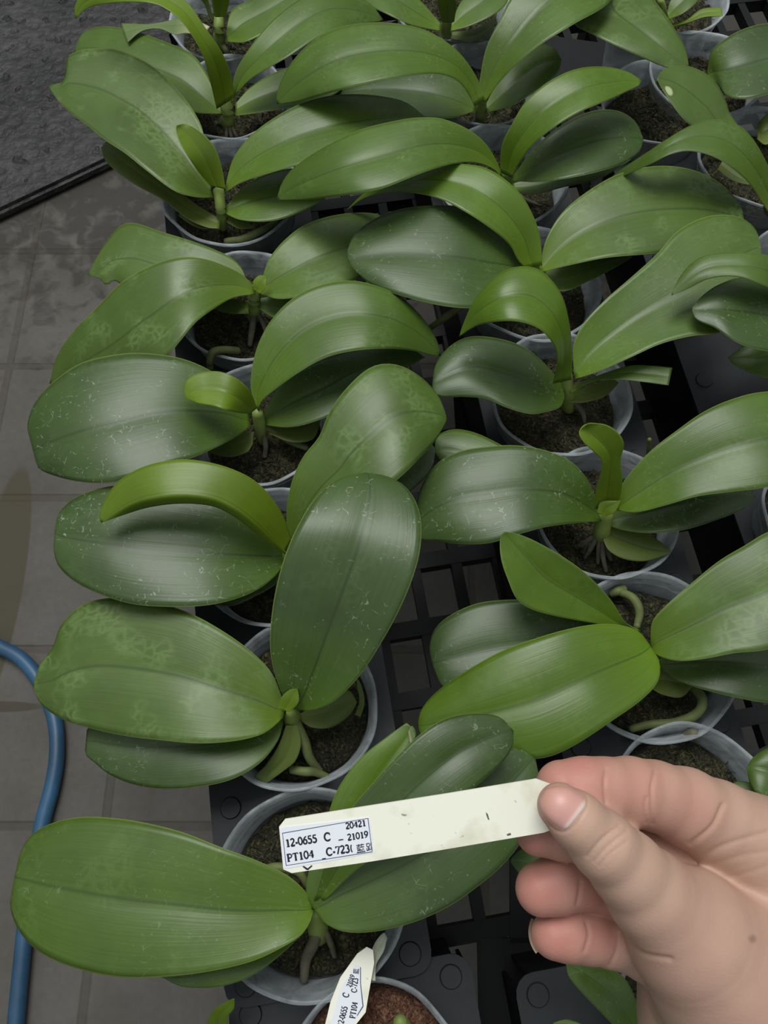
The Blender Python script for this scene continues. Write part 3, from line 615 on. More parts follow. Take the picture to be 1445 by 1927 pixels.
p = Plant('Q3', 'third orchid of the middle row, glossy narrow leaf curving up to the right')
p.stem([(955, 360, -1.5), (953, 345, .5), (952, 325, 3)], (.45, .5, .4))
p.leaf('m', [(965, 345), (1050, 320), (1130, 300), (1188, 300)], [(962, 360), (1000, 366), (1060, 352), (1130, 335), (1188, 300)], [.8, 1.6, 1])
p.leaf('d', [(965, 332), (1000, 285), (1050, 240), (1110, 210), (1160, 208), (1195, 228), (1211, 262)], [(962, 340), (1010, 342), (1070, 335), (1130, 322), (1175, 306), (1203, 285), (1211, 262)], [2, 4.5, 5, 4.2], e=(.7, -.4))
p.leaf('m', [(945, 330), (933, 300), (910, 266), (875, 240), (830, 223), (790, 221), (750, 226), (675, 245), (600, 282), (550, 318), (530, 345), (520, 376)],
       [(942, 338), (935, 322), (900, 307), (860, 307), (810, 320), (770, 335), (715, 356), (650, 367), (575, 376), (520, 376)], [3.8, 8.5, 8.8, 5], e=(.6, -.5))
p.leaf('g', [(941, 325), (944, 275), (965, 230), (990, 190), (1030, 155), (1080, 131), (1130, 125), (1180, 134), (1208, 152)], [(962, 334), (975, 310), (1000, 275), (1040, 241), (1090, 211), (1150, 186), (1208, 158)], [3, 7, 8.5, 7.5], e=(.9, -.3), label='glossy narrow bright leaf')
p.root([(960, 350, 0), (985, 375, -.9), (1010, 385, -1.6)], .2, M_ROOTD)

p = Plant('Q4', 'fourth orchid of the middle row, bright leaf arching left over a dark rounded one')
p.stem([(1018, 545, -1.5), (1015, 525, .5), (1010, 495, 3)], (.45, .5, .4))
p.leaf('m', [(1025, 508), (1080, 490), (1150, 470), (1190, 484)], [(1025, 520), (1055, 548), (1110, 528), (1160, 502), (1190, 484)], [1.2, 2, 1.5])
p.leaf('d', [(995, 500), (960, 450), (910, 405), (860, 388), (805, 387), (755, 393), (708, 410), (670, 438), (654, 470), (655, 492)], [(1000, 512), (960, 550), (920, 575), (885, 580), (830, 575), (760, 558), (700, 536), (667, 508), (655, 492)], [2, 5.5, 6, 5.2], e=(.7, -.5))
p.leaf('b', [(1015, 505), (1028, 450), (1058, 400), (1110, 357), (1170, 325), (1240, 312), (1305, 320), (1360, 348), (1395, 390), (1400, 420)], [(1018, 512), (1080, 497), (1140, 485), (1220, 478), (1275, 472), (1340, 450), (1400, 420)], [3, 4.8, 5, 4], e=(.8, -.4))
p.leaf('g', [(1020, 500), (1017, 450), (1005, 410), (980, 366), (940, 330), (900, 312), (830, 310), (760, 335), (690, 360), (650, 397)],
       [(990, 505), (975, 490), (960, 462), (930, 435), (880, 401), (825, 373), (760, 361), (715, 364), (680, 375), (650, 397)], [3, 6.8, 6.6, 3], e=(.6, -.3), label='bright arching young leaf')
p.root([(870, 575, .8), (845, 592, .4), (818, 611, -.4), (805, 620, -1)], .26)
p.root([(1020, 530, 0), (1045, 560, -.9), (1060, 580, -1.8)], .2, M_ROOTD)

p = Plant('Q5', 'fifth orchid of the middle row, one leaf bent like a hoop, one cut square')
p.stem([(1070, 770, -1.5), (1068, 745, .5), (1066, 705, 3.2)], (.45, .55, .4))
p.leaf('l', [(1072, 740), (1110, 725), (1150, 712), (1165, 720)], [(1070, 757), (1100, 757), (1140, 745), (1165, 720)], [.6, .6, .3])
p.leaf('m', [(1070, 728), (1126, 706), (1185, 688), (1225, 688), (1265, 692)], [(1073, 740), (1115, 718), (1161, 714), (1205, 718), (1258, 725)], [1.5, 3.2, 3.8], e=(.2, .1), label='short leaf cut off square at its end')
p.leaf('s', [(1063, 730), (1044, 705), (1015, 675), (980, 650), (927, 635), (881, 634), (846, 652), (820, 685), (813, 722)],
       [(1063, 745), (1055, 765), (1033, 774), (998, 779), (951, 766), (916, 751), (875, 747), (834, 747), (815, 738), (813, 722)], [1.5, 3.2, 3.8, 3.2], e=(.6, -.5))
p.leaf('m', [(1080, 700), (1079, 650), (1096, 612), (1138, 565), (1185, 524), (1237, 477), (1272, 437), (1313, 413), (1354, 404), (1395, 410), (1422, 432), (1433, 468)],
       [(1082, 713), (1126, 699), (1185, 673), (1243, 647), (1302, 632), (1348, 627), (1395, 600), (1425, 540), (1433, 468)], [3, 5, 6, 6], e=(.8, .3))
p.leaf('g', [(1075, 715), (1076, 655), (1071, 606), (1056, 553), (1021, 511), (990, 501), (957, 506), (927, 524), (892, 565), (875, 600), (863, 634)],
       [(1041, 722), (1048, 665), (1027, 629), (998, 611), (957, 604), (904, 611), (880, 622), (863, 634)], [3, 8.5, 9.5, 6], e=(.4, -.3), m=.5, label='leaf bent over like a hoop')
p.root([(1075, 750, .2), (1095, 775, -.8), (1100, 795, -1.7)], .2, M_ROOTD)

p = Plant('Q6', 'sixth orchid of the middle row, a twisted bright young leaf standing in its centre', mz=-2.1)
p.stem([(1130, 1020, -1.5), (1132, 1000, .5), (1140, 965, 3)], (.4, .6, .5))
p.leaf('m', [(1100, 940), (1000, 870), (935, 833), (890, 813), (850, 808), (822, 822), (818, 850)], [(1100, 960), (1000, 950), (900, 915), (840, 880), (818, 850)], [1, 1.8, 1.2])
p.leaf('l', [(1150, 985), (1190, 990), (1225, 1008), (1250, 1025), (1265, 1039)], [(1135, 1015), (1145, 1035), (1172, 1051), (1212, 1056), (1245, 1047), (1265, 1039)], [.6, .5, .3], e=(.3, -.1), label='small yellowing pointed leaf')
p.leaf('d', [(1142, 975), (1200, 930), (1300, 890), (1390, 900), (1422, 935)], [(1142, 988), (1175, 998), (1222, 1003), (1287, 997), (1347, 979), (1400, 957), (1422, 935)], [1.2, 2.8, 2.2])
p.leaf('s', [(1132, 965), (1117, 926), (1101, 896), (1071, 866), (1021, 846), (971, 838), (921, 840), (870, 848), (830, 866), (805, 893), (788, 930), (780, 985)],
       [(1132, 981), (1101, 983), (1031, 991), (981, 1004), (921, 1022), (870, 1024), (820, 1019), (792, 1015), (780, 985)], [2, 5.2, 5, 3], e=(.6, -.5))
p.leaf('m', [(1160, 955), (1166, 920), (1190, 885), (1227, 846), (1272, 811), (1322, 776), (1372, 753), (1430, 738), (1500, 740), (1550, 790)],
       [(1160, 960), (1196, 964), (1247, 952), (1312, 934), (1372, 926), (1445, 916), (1510, 890), (1550, 790)], [3, 6, 7.5, 7], e=(.8, -.4))
p.leaf('y', [(1119, 958), (1121, 925), (1131, 890), (1133, 868), (1116, 849), (1097, 830), (1090, 812), (1105, 798)], [(1158, 955), (1168, 930), (1171, 900), (1168, 865), (1174, 835), (1162, 813), (1138, 799), (1105, 797)], [3, 6, 8.5, 10], e=(.8, .5), m=(.5, .35), label='twisted bright young leaf')
p.leaf('y', [(1124, 965), (1130, 945), (1168, 942)], [(1140, 972), (1158, 962), (1168, 942)], [3.4, 4, 4.4])
for i, (x, y) in enumerate([(1100, 1050), (1125, 1060), (1150, 1055), (1085, 1030), (1140, 1075)]):
    p.root([(1128+i*2, 1000, .2), ((1128+x)/2, (1005+y)/2, -.5), (x, y, -1.9)], .17, M_ROOTD)
p.root([(1221, 860, -.5), (1221, 845, 1.2), (1222, 826, 2.2)], .18)

p = Plant('Q7', 'seventh orchid of the middle row, thick green root curling along the inside of its pot')
p.stem([(1232, 1275, -1.5), (1228, 1250, .5), (1225, 1226, 2.2)], (.45, .5, .2))
p.leaf('d', [(1235, 1245), (1300, 1200), (1400, 1180), (1500, 1200), (1540, 1260)], [(1240, 1255), (1272, 1278), (1322, 1297), (1382, 1312), (1445, 1322), (1510, 1310), (1540, 1260)], [1.2, 2.8, 2.2])
p.leaf('l', [(1232, 1262), (1260, 1255), (1295, 1265), (1306, 1290)], [(1225, 1295), (1247, 1307), (1282, 1312), (1306, 1290)], [.4, .4, .2])
p.leaf('d', [(1210, 1195), (1151, 1171), (1111, 1152), (1061, 1137), (1001, 1129), (946, 1129), (896, 1136), (850, 1156), (820, 1181), (808, 1215), (812, 1250)],
       [(1212, 1215), (1150, 1240), (1050, 1280), (950, 1310), (880, 1315), (835, 1295), (812, 1250)], [1.5, 3, 2.8, 1.8])
p.leaf('g', [(1195, 1185), (1100, 1170), (1010, 1150), (975, 1130), (956, 1091), (943, 1051), (941, 1015), (947, 1000)], [(1205, 1190), (1177, 1171), (1151, 1131), (1121, 1097), (1086, 1066), (1031, 1031), (981, 1007), (947, 1000)], [2, 4.5, 6.5, 8], e=(.6, .4), m=(.5, .6))
p.leaf('b', [(1224, 1215), (1227, 1171), (1252, 1141), (1297, 1101), (1352, 1056), (1402, 1026), (1445, 1001), (1510, 985), (1570, 1010), (1590, 1080)],
       [(1224, 1222), (1237, 1233), (1272, 1243), (1322, 1240), (1382, 1229), (1445, 1222), (1520, 1190), (1590, 1080)], [3, 5.5, 7, 6.5], e=(.8, -.4))
p.leaf('g', [(1222, 1212), (1202, 1188), (1171, 1177), (1131, 1174), (1081, 1181), (1021, 1197), (946, 1224), (870, 1267), (820, 1303), (793, 1335), (785, 1365)],
       [(1225, 1218), (1241, 1245), (1238, 1282), (1207, 1317), (1151, 1357), (1091, 1397), (1046, 1420), (1013, 1428), (950, 1430), (860, 1415), (800, 1395), (785, 1365)], [3.2, 5, 4.2, 2], e=(.5, -.6), m=.5, label='bright broad leaf falling to the left')
p.root([(1304, 1292, -.3), (1322, 1317, .2), (1312, 1342, -.2), (1272, 1360, -.8), (1225, 1363, -1), (1187, 1372, -1.3)], .3)
p.root([(1157, 1111, -1.2), (1190, 1125, -.4), (1203, 1150, 0), (1198, 1180, .8)], .28)
p.root([(1175, 1108, -1.0), (1162, 1113, -.9), (1150, 1118, -1.2)], .3)

p = Plant('Q8', 'potted orchid behind the pinching index finger, mostly hidden by the hand', mz=-2.2)
p.stem([(1290, 1560, -1.5), (1285, 1540, 0), (1275, 1520, 1.5)])
p.leaf('d', [(1270, 1530), (1180, 1560), (1060, 1570), (985, 1595), (958, 1620)], [(1270, 1545), (1200, 1620), (1100, 1670), (1000, 1665), (958, 1620)], [1.2, 2, 2, 1])
p.root([(1290, 1385, -.8), (1305, 1380, -.3), (1312, 1392, -.8)], .3, M_ROOTD)

p = Plant('Q9', 'potted orchid below the pinky finger with one dark pointed leaf rising beside the wrist')
p.stem([(1240, 1985, -1.5), (1230, 1970, 0), (1225, 1950, 2)])
p.leaf('m', [(1222, 1965), (1203, 1900), (1177, 1843), (1136, 1816), (1100, 1805), (1078, 1804), (1065, 1815)], [(1215, 1975), (1170, 1945), (1127, 1902), (1094, 1868), (1070, 1838), (1065, 1815)], [2, 3.5, 4, 4])
p.leaf('g', [(1200, 1985), (1120, 1940), (1070, 1918), (1040, 1925)], [(1195, 1995), (1120, 1970), (1060, 1945), (1040, 1925)], [1.5, 2, 1.5])

p = Plant('R0', 'shaded pot between the middle and right rows near the top, under an overhanging leaf')
p = Plant('R1', 'orchid at the top right edge, a thin yellow-green leaf lying across its rim')
p.stem([(1262, 48, -1.2), (1250, 30, .5), (1243, 0, 3)], (.35, .4, .3))
p.leaf('m', [(1255, 25), (1262, 0), (1290, -30), (1330, -40)], [(1258, 36), (1285, 25), (1312, 2), (1330, -40)], [1.5, 2.5, 2.5])
p.leaf('y', [(1263, 44), (1290, 38), (1320, 17), (1357, 14)], [(1265, 50), (1295, 42), (1325, 32), (1360, 30)], [1, 2, 2.5], e=(.2, .1))
p.leaf('b', [(1110, -75), (1085, -30), (1078, 10), (1080, 44), (1116, 65), (1163, 88), (1218, 113), (1260, 128), (1296, 124)], [(1180, -80), (1215, -40), (1232, 0), (1254, 30), (1276, 65), (1291, 94), (1296, 124)], [3, 5.5, 6, 5], e=(.4, -.3))

p = Plant('R2', 'orchid second from the top in the right row, one broad grey-green leaf')
p.stem([(1330, 175, -1.2), (1330, 160, .5), (1332, 146, 1.6)], (.35, .4, .2))
p.leaf('d', [(1330, 138), (1338, 98), (1363, 74), (1400, 54), (1445, 44), (1500, 50), (1530, 100)], [(1330, 145), (1349, 157), (1367, 180), (1400, 186), (1436, 180), (1490, 160), (1530, 100)], [2, 3.8, 4.2, 3.5])

p = Plant('R3', 'orchid third from the top in the right row, short leaf with a bleached scar')
p.stem([(1450, 400, -1.2), (1450, 385, .5), (1448, 360, 3)])
p.leaf('l', [(1425, 235), (1435, 222), (1450, 210), (1470, 210)], [(1425, 262), (1440, 272), (1460, 260), (1470, 210)], [1, 1.5, 1])
p.leaf('l', [(1360, 300), (1375, 310), (1400, 330), (1430, 350)], [(1350, 318), (1370, 335), (1395, 345), (1430, 350)], [.3, .5, .5])
p.leaf('r', [(1420, 300), (1400, 255), (1372, 210), (1367, 193), (1350, 160), (1327, 138), (1298, 125), (1269, 124), (1247, 132), (1236, 149)], [(1400, 320), (1350, 280), (1312, 243), (1291, 229), (1272, 207), (1251, 176), (1236, 149)], [3, 4.5, 6, 7], e=(.4, -.2), label='short leaf with a bleached scar')
p.leaf('m', [(1470, 380), (1445, 312), (1418, 263), (1392, 237), (1363, 226), (1327, 227), (1291, 240), (1254, 262), (1218, 286), (1170, 318), (1127, 351)],
       [(1450, 405), (1432, 378), (1410, 345), (1378, 316), (1341, 294), (1298, 284), (1262, 290), (1225, 308), (1180, 328), (1127, 351)], [3, 8, 8, 3], e=(.5, -.3))

p = Plant('R4', 'orchid fourth from the top in the right row, wavy leaf above a very dark one')
p.stem([(1530, 620, -1.2), (1528, 600, .5), (1525, 570, 3)])
p.leaf('m', [(1510, 600), (1450, 620), (1400, 650), (1370, 672)], [(1520, 640), (1480, 700), (1445, 712), (1381, 687), (1370, 672)], [1, 1.5, 1])
p.leaf('d', [(1520, 575), (1450, 530), (1400, 520), (1349, 537), (1320, 558), (1301, 580)], [(1520, 600), (1500, 660), (1445, 661), (1392, 647), (1345, 617), (1310, 600), (1301, 580)], [3, 6.4, 7.4, 7], e=(.3, -.2))
p.leaf('m', [(1530, 560), (1490, 500), (1445, 480), (1400, 476), (1356, 476), (1320, 483), (1291, 505), (1270, 537), (1263, 556)], [(1520, 590), (1490, 565), (1445, 541), (1400, 523), (1363, 520), (1327, 527), (1291, 545), (1263, 556)], [4, 9, 9, 7.6], e=(.4, -.4))
p = Plant('R6', 'potted orchid at the right edge whose clear rim shows beside a long leaf tip')
p = Plant('R7', 'potted orchid at the right edge above the knuckles, only its dark leaf showing')
p.stem([(1530, 1520, -1.2), (1528, 1500, 0), (1520, 1480, 2)])
p.leaf('m', [(1515, 1500), (1490, 1410), (1445, 1408), (1418, 1424), (1404, 1446)], [(1515, 1520), (1470, 1515), (1440, 1503), (1414, 1480), (1404, 1446)], [1.5, 3, 2.5])
p.leaf('m', [(1500, 1500), (1440, 1480), (1390, 1470), (1370, 1480)], [(1500, 1540), (1440, 1530), (1390, 1510), (1370, 1480)], [1, 1.2, .5])
# seedling whose tip shows by the bench foot
e = empty('orchid_seedling', at(400, 1990, -4)); tag(e, 'small bright yellow-green leaf tip at the bottom left edge below the glossy leaf', 'plant')
leaf(e, 'y', [(395, 1990), (388, 1935), (398, 1905), (420, 1888), (441, 1879)], [(425, 1990), (430, 1945), (428, 1915), (440, 1898), (441, 1879)], [-4, -2, 0, 1], label=None)
tube('stem', [at(408, 2010, -10), at(408, 2000, -7), at(408, 1985, -4)], [.004, .004, .003], M_STEM, e, 10, 8)

# ------------------------------------------------------------------ labels
def paper_mat(name, col, dirt):
    k = N(name); g = k.n('ShaderNodeTexCoord').outputs['Object']
    n1 = k.n('ShaderNodeTexNoise', {'Vector': g, 'Scale': 60.0, 'Detail': 5.0}).outputs[0]
    n2 = k.n('ShaderNodeTexNoise', {'Vector': g, 'Scale': 260.0, 'Detail': 3.0}).outputs[0]
    c = k.mix(k.math('MULTIPLY', k.ramp(n1, [(.55, 0.0), (.75, 1.0)]), dirt), rgb(*col), rgb(.42, .40, .20))
    c = k.mix(k.math('MULTIPLY', k.ramp(n2, [(.70, 0.0), (.74, 1.0)]), dirt), c, rgb(.12, .12, .08))
    k.set(k.b, 'Base Color', c); k.b.inputs['Roughness'].default_value = .45; return k.m
M_TAG = paper_mat('ivory_plastic_label', (.84, .83, .71), .5)
M_STK = plain('white_paper_sticker', (.76, .79, .84), .6)
M_INK = plain('dark_blue_ink', (.012, .014, .035), .6)
M_INKB = plain('border_ink', (.05, .07, .16), .6)
class Plane3:      # local frame on a label: pixel coordinates of the photograph carried onto the label's plane
    def __init__(s, O, X, Y): # three points
        s.O = O; s.n = (X-O).cross(Y-O).normalized()
        if s.n.dot(CP-O) < 0: s.n = -s.n
    def p(s, x, y, up=0):
        d = ray(x, y); t = (s.O-CP).dot(s.n)/d.dot(s.n); return CP + d*t + s.n*up/100
def plate(name, pl, poly, up0, up1, mat, parent):
    n = len(poly); vs = [pl.p(x, y, up0) for x, y in poly] + [pl.p(x, y, up1) for x, y in poly]
    fs = [tuple(range(n)), tuple(range(2*n-1, n-1, -1))] + [(i, (i+1) % n, (i+1) % n + n, i+n) for i in range(n)]
    o = mesh_obj(name, vs, fs, mat, parent, smooth=False)
    bm = bmesh.new(); bm.from_mesh(o.data); bmesh.ops.recalc_face_normals(bm, faces=bm.faces[:]); bm.to_mesh(o.data); bm.free(); return o
# serif figures drawn as filled strokes: each glyph is a list of (polyline, width factor) on a 0..1 box (x to the right, y up)
def arc(cx, cy, rx, ry, a0, a1, n=14): return [(cx+rx*math.cos(math.radians(a0+(a1-a0)*i/n)), cy+ry*math.sin(math.radians(a0+(a1-a0)*i/n))) for i in range(n+1)]
G = {
 '0': [(arc(.25, .5, .2, .47, 0, 360, 24), 1)],
 '1': [([(.26, 0), (.26, .97)], 1.25), ([(.10, .86), (.26, .96)], .7), ([(.10, .02), (.42, .02)], .6)],
 '2': [(arc(.24, .72, .18, .24, 160, -30) + [(.05, .06)], 1), ([(.05, .05), (.45, .05)], 1.3), ([(.45, .05), (.47, .18)], .6)],
 '3': [(arc(.23, .73, .16, .23, 150, -80), 1), (arc(.22, .27, .20, .26, 85, -150), 1.1)],
 '4': [([(.35, 0), (.35, .97)], 1.25), ([(.35, .95), (.03, .3), (.49, .3)], .85)],
 '5': [([(.44, .95), (.14, .95), (.11, .56)], 1), (arc(.22, .30, .20, .29, 120, -150), 1.15)],
 '6': [(arc(.25, .30, .19, .28, 0, 360, 22), 1.05), ([(.07, .34), (.12, .62), (.24, .84), (.42, .97)], .9)],
 '7': [([(.05, .78), (.07, .94), (.46, .94), (.20, 0)], 1)],
 '9': [(arc(.25, .68, .19, .28, 0, 360, 22), 1.05), ([(.43, .66), (.38, .36), (.26, .14), (.08, .02)], .9)],
 '-': [([(.03, .33), (.27, .33)], 1.3)], '_': [([(.0, -.06), (.45, -.06)], .9)], '(': [(arc(.38, .42, .26, .62, 130, 230), .8)],
 'C': [(arc(.36, .49, .31, .47, 50, 310, 22), 1.1), ([(.60, .66), (.60, .94)], .6), ([(.58, .10), (.62, .22)], .6)],
 'P': [([(.14, 0), (.14, .95)], 1.25), ([(.02, .95), (.30, .95)] + arc(.30, .70, .20, .25, 90, -90) + [(.14, .45)], .85), ([(.02, .02), (.28, .02)], .6)],
 'T': [([(.30, 0), (.30, .95)], 1.25), ([(.03, .78), (.05, .95), (.55, .95), (.57, .78)], .7), ([(.18, .02), (.42, .02)], .6)],
 # 藍
 'L': [([(.05, .88), (.95, .88)], .7), ([(.32, 1.0), (.32, .78)], .7), ([(.68, 1.0), (.68, .78)], .7), ([(.12, .72), (.12, .34), (.50, .34)], .6), ([(.12, .72), (.48, .72)], .5),
       ([(.12, .53), (.48, .53)], .5), ([(.30, .72), (.30, .34)], .5), ([(.62, .76), (.52, .50)], .7), ([(.58, .62), (.92, .62)], .6), ([(.70, .50), (.84, .40)], .7),
       ([(.15, .25), (.15, .02)], .6), ([(.15, .25), (.85, .25), (.85, .02)], .6), ([(.38, .25), (.38, .02)], .6), ([(.61, .25), (.61, .02)], .6), ([(.0, .0), (1.0, .0)], .8)],
 # left part of the next, cut-off character
 'H': [([(.08, .9), (.08, .52), (.34, .52), (.34, .9), (.08, .9)], .6), ([(.2, .52), (.2, .05)], .6), ([(.2, .3), (.38, .3)], .5), ([(.0, .05), (.42, .12)], .6), ([(.05, .36), (.05, .08)], .5), ([(.52, .95), (.46, .6)], .6), ([(.5, .5), (.5, .0)], .6)],
}
ADV = {'1': .52, '-': .32, '_': .5, '(': .36, 'C': .70, 'P': .60, 'T': .62, 'L': 1.08, 'H': .6, ' ': .4}
def write(pl, s, x0, y0, ux, uy, parent, pen=.11, up=.012, name='printed_text', mat=None):
    """s written from pixel (x0, y0); ux = pixel vector of one em to the right, uy = pixel vector of cap height upward"""
    vs, fs = [], []; cur = 0
    for ch in s:
        for poly, wf in G.get(ch, []):
            P = [np.array((x0, y0)) + np.array(ux)*(cur+a) + np.array(uy)*b for a, b in poly]; w = pen*wf*np.linalg.norm(uy)/2
            off = len(vs); n = len(P)
            for i, q in enumerate(P):
                t = P[min(i+1, n-1)] - P[max(i-1, 0)]; t = t/(np.linalg.norm(t)+1e-9); nn = np.array((-t[1], t[0]))
                for sg in (1, -1):
                    c = q + nn*w*sg; vs += [pl.p(c[0], c[1], up-.006), pl.p(c[0], c[1], up)]
            for i in range(n-1):
                a = off+i*4; b = a+4
                fs += [(a+1, a+3, b+3, b+1), (a, a+1, b+1, b), (a+3, a+2, b+2, b+3), (a+2, a, b, b+2)]
        cur += ADV.get(ch, .53)
    return mesh_obj(name, vs, fs, mat or M_INK, parent, smooth=False)
def frame(pl, q, w, parent, up=.012, mat=None):
    vs, fs = [], []; c = np.mean(np.array(q, float), axis=0)
    for p_ in q:
        p_ = np.array(p_, float); d_ = p_-c; d_ /= np.linalg.norm(d_)
        for k_ in (p_, p_ - np.sign(d_)*w): vs += [pl.p(k_[0], k_[1], up-.006), pl.p(k_[0], k_[1], up)]
    for i in range(4):
        a = i*4; b = ((i+1) % 4)*4; fs += [(a+1, a+3, b+3, b+1), (a, a+1, b+1, b), (a+3, a+2, b+2, b+3), (a+2, a, b, b+2)]
    return mesh_obj('printed_border', vs, fs, mat or M_INKB, parent, smooth=False)

pl = Plane3(atd(525, 1555, 27.0), atd(1034, 1474, 26.3), atd(533, 1636, 27.0))
lab = plate('plant_label', pl, [(525, 1556), (536, 1542), (680, 1519), (840, 1494), (1009, 1466), (1036, 1476), (1060, 1500), (1062, 1538), (1042, 1560), (1023, 1567), (840, 1598), (700, 1621), (549, 1643), (533, 1636)], 0, -.07, M_TAG, None)
tag(lab, 'ivory plant label with a printed number sticker pinched between thumb and index finger', 'label')
stk = plate('sticker', pl, [(526, 1560), (535, 1556), (694, 1538), (698, 1555), (703, 1604), (620, 1620), (540, 1634), (533, 1634)], .014, .002, M_STK, lab)
frame(pl, [(531, 1567), (693, 1539), (701, 1603), (538, 1629)], 1.2, stk, .020)
ux = lambda s: (s*.987, -s*.165); uy = lambda s: (s*-.14, -s*.99)
txt = [('12-0655', 538.5, 1594, 17.2, 14.5), ('C', 611, 1583, 18, 15.5), ('20421', 651, 1560, 14.8, 11.6), ('_', 637, 1580, 20, 12), ('21019', 654.5, 1581.5, 15.2, 12.0),
       ('PT104', 541, 1621.5, 18.4, 14.5), ('_', 606, 1615.5, 16, 12), ('C-723(', 615, 1610.5, 17.2, 14.8), ('L', 671.5, 1604.5, 16.5, 15.5), ('H', 690, 1601, 20, 15)]
for s, x, y, a_, b_ in txt: write(pl, s, x, y, ux(a_), uy(b_), stk, .20 if s != 'L' else .14, .020)
# pen mark under the sticker and stains
plate('pen_mark', pl, [(569, 1630.5), (572, 1629.5), (579, 1634), (586, 1628), (588, 1629.5), (580, 1637), (577, 1637)], .012, .002, M_INK, lab)
plate('dirt_mark', pl, [(914, 1528), (918, 1532), (921, 1543), (918, 1542), (915, 1534)], .006, .001, plain('dark_dirt', (.12, .12, .09), .8), lab)
plate('dirt_mark', pl, [(755, 1531), (766, 1533), (762, 1536), (756, 1534)], .006, .001, plain('grey_dirt', (.30, .30, .24), .8), lab)
plate('dirt_mark', pl, [(953, 1570), (960, 1567), (962, 1571), (955, 1573)], .006, .001, bpy.data.materials['dark_dirt'], lab)

pl2 = Plane3(at(700, 1795, 1.2), at(610, 1960, .8), at(705, 1900, .9))
lb2 = plate('plant_label', pl2, [(612, 1990), (612, 1927), (622, 1885), (640, 1840), (672, 1795), (690, 1782), (702, 1788), (704, 1812), (692, 1880), (688, 1905), (660, 1940), (640, 1990)], 0, -.07, M_TAG, None)
tag(lb2, 'ivory plant label stuck upright in the nearest pot at the bottom, its sticker read sideways', 'label')
stk2 = plate('sticker', pl2, [(622, 1985), (624, 1920), (640, 1862), (668, 1815), (678, 1818), (678, 1850), (684, 1895), (660, 1935), (645, 1985)], .014, .002, M_STK, lb2)
def R2(s, a): a = math.radians(a); return (s*math.cos(a), -s*math.sin(a)), (-s*math.sin(a), -s*math.cos(a))
for s, x, y, sz, an in [('12-0655', 645, 1932, 11, 76), ('C', 655, 1878, 12, 72), ('21019', 660, 1858, 9, 70), ('PT104', 668, 1917, 11, 80), ('C-723', 671, 1868, 10.5, 84), ('L', 674, 1833, 10, 84)]:
    a_, b_ = R2(sz, an); write(pl2, s, x, y, a_, b_, stk2, .17, .020)
plate('printed_border', pl2, [(682, 1893), (684, 1893), (679, 1850), (679, 1820), (677.5, 1820), (677.5, 1850)], .020, .014, M_INKB, stk2)
plate('printed_border', pl2, [(682, 1893), (684, 1894), (672, 1912), (671, 1911)], .020, .014, M_INKB, stk2)
# loose papery sheath beside it
tag(leaf(None, 'l', [(700, 1845), (692, 1815), (705, 1775), (722, 1755), (728, 1765)], [(706, 1846), (708, 1815), (722, 1790), (728, 1765)], [.8, .6, .9], name='dry_sheath'), 'dry pale papery sheath curled on the rim beside the upright label', 'dry leaf')
bpy.data.objects['dry_sheath'].data.materials[0] = plain('dry_sheath', (.34, .36, .27), .6, .4, (60, .3))

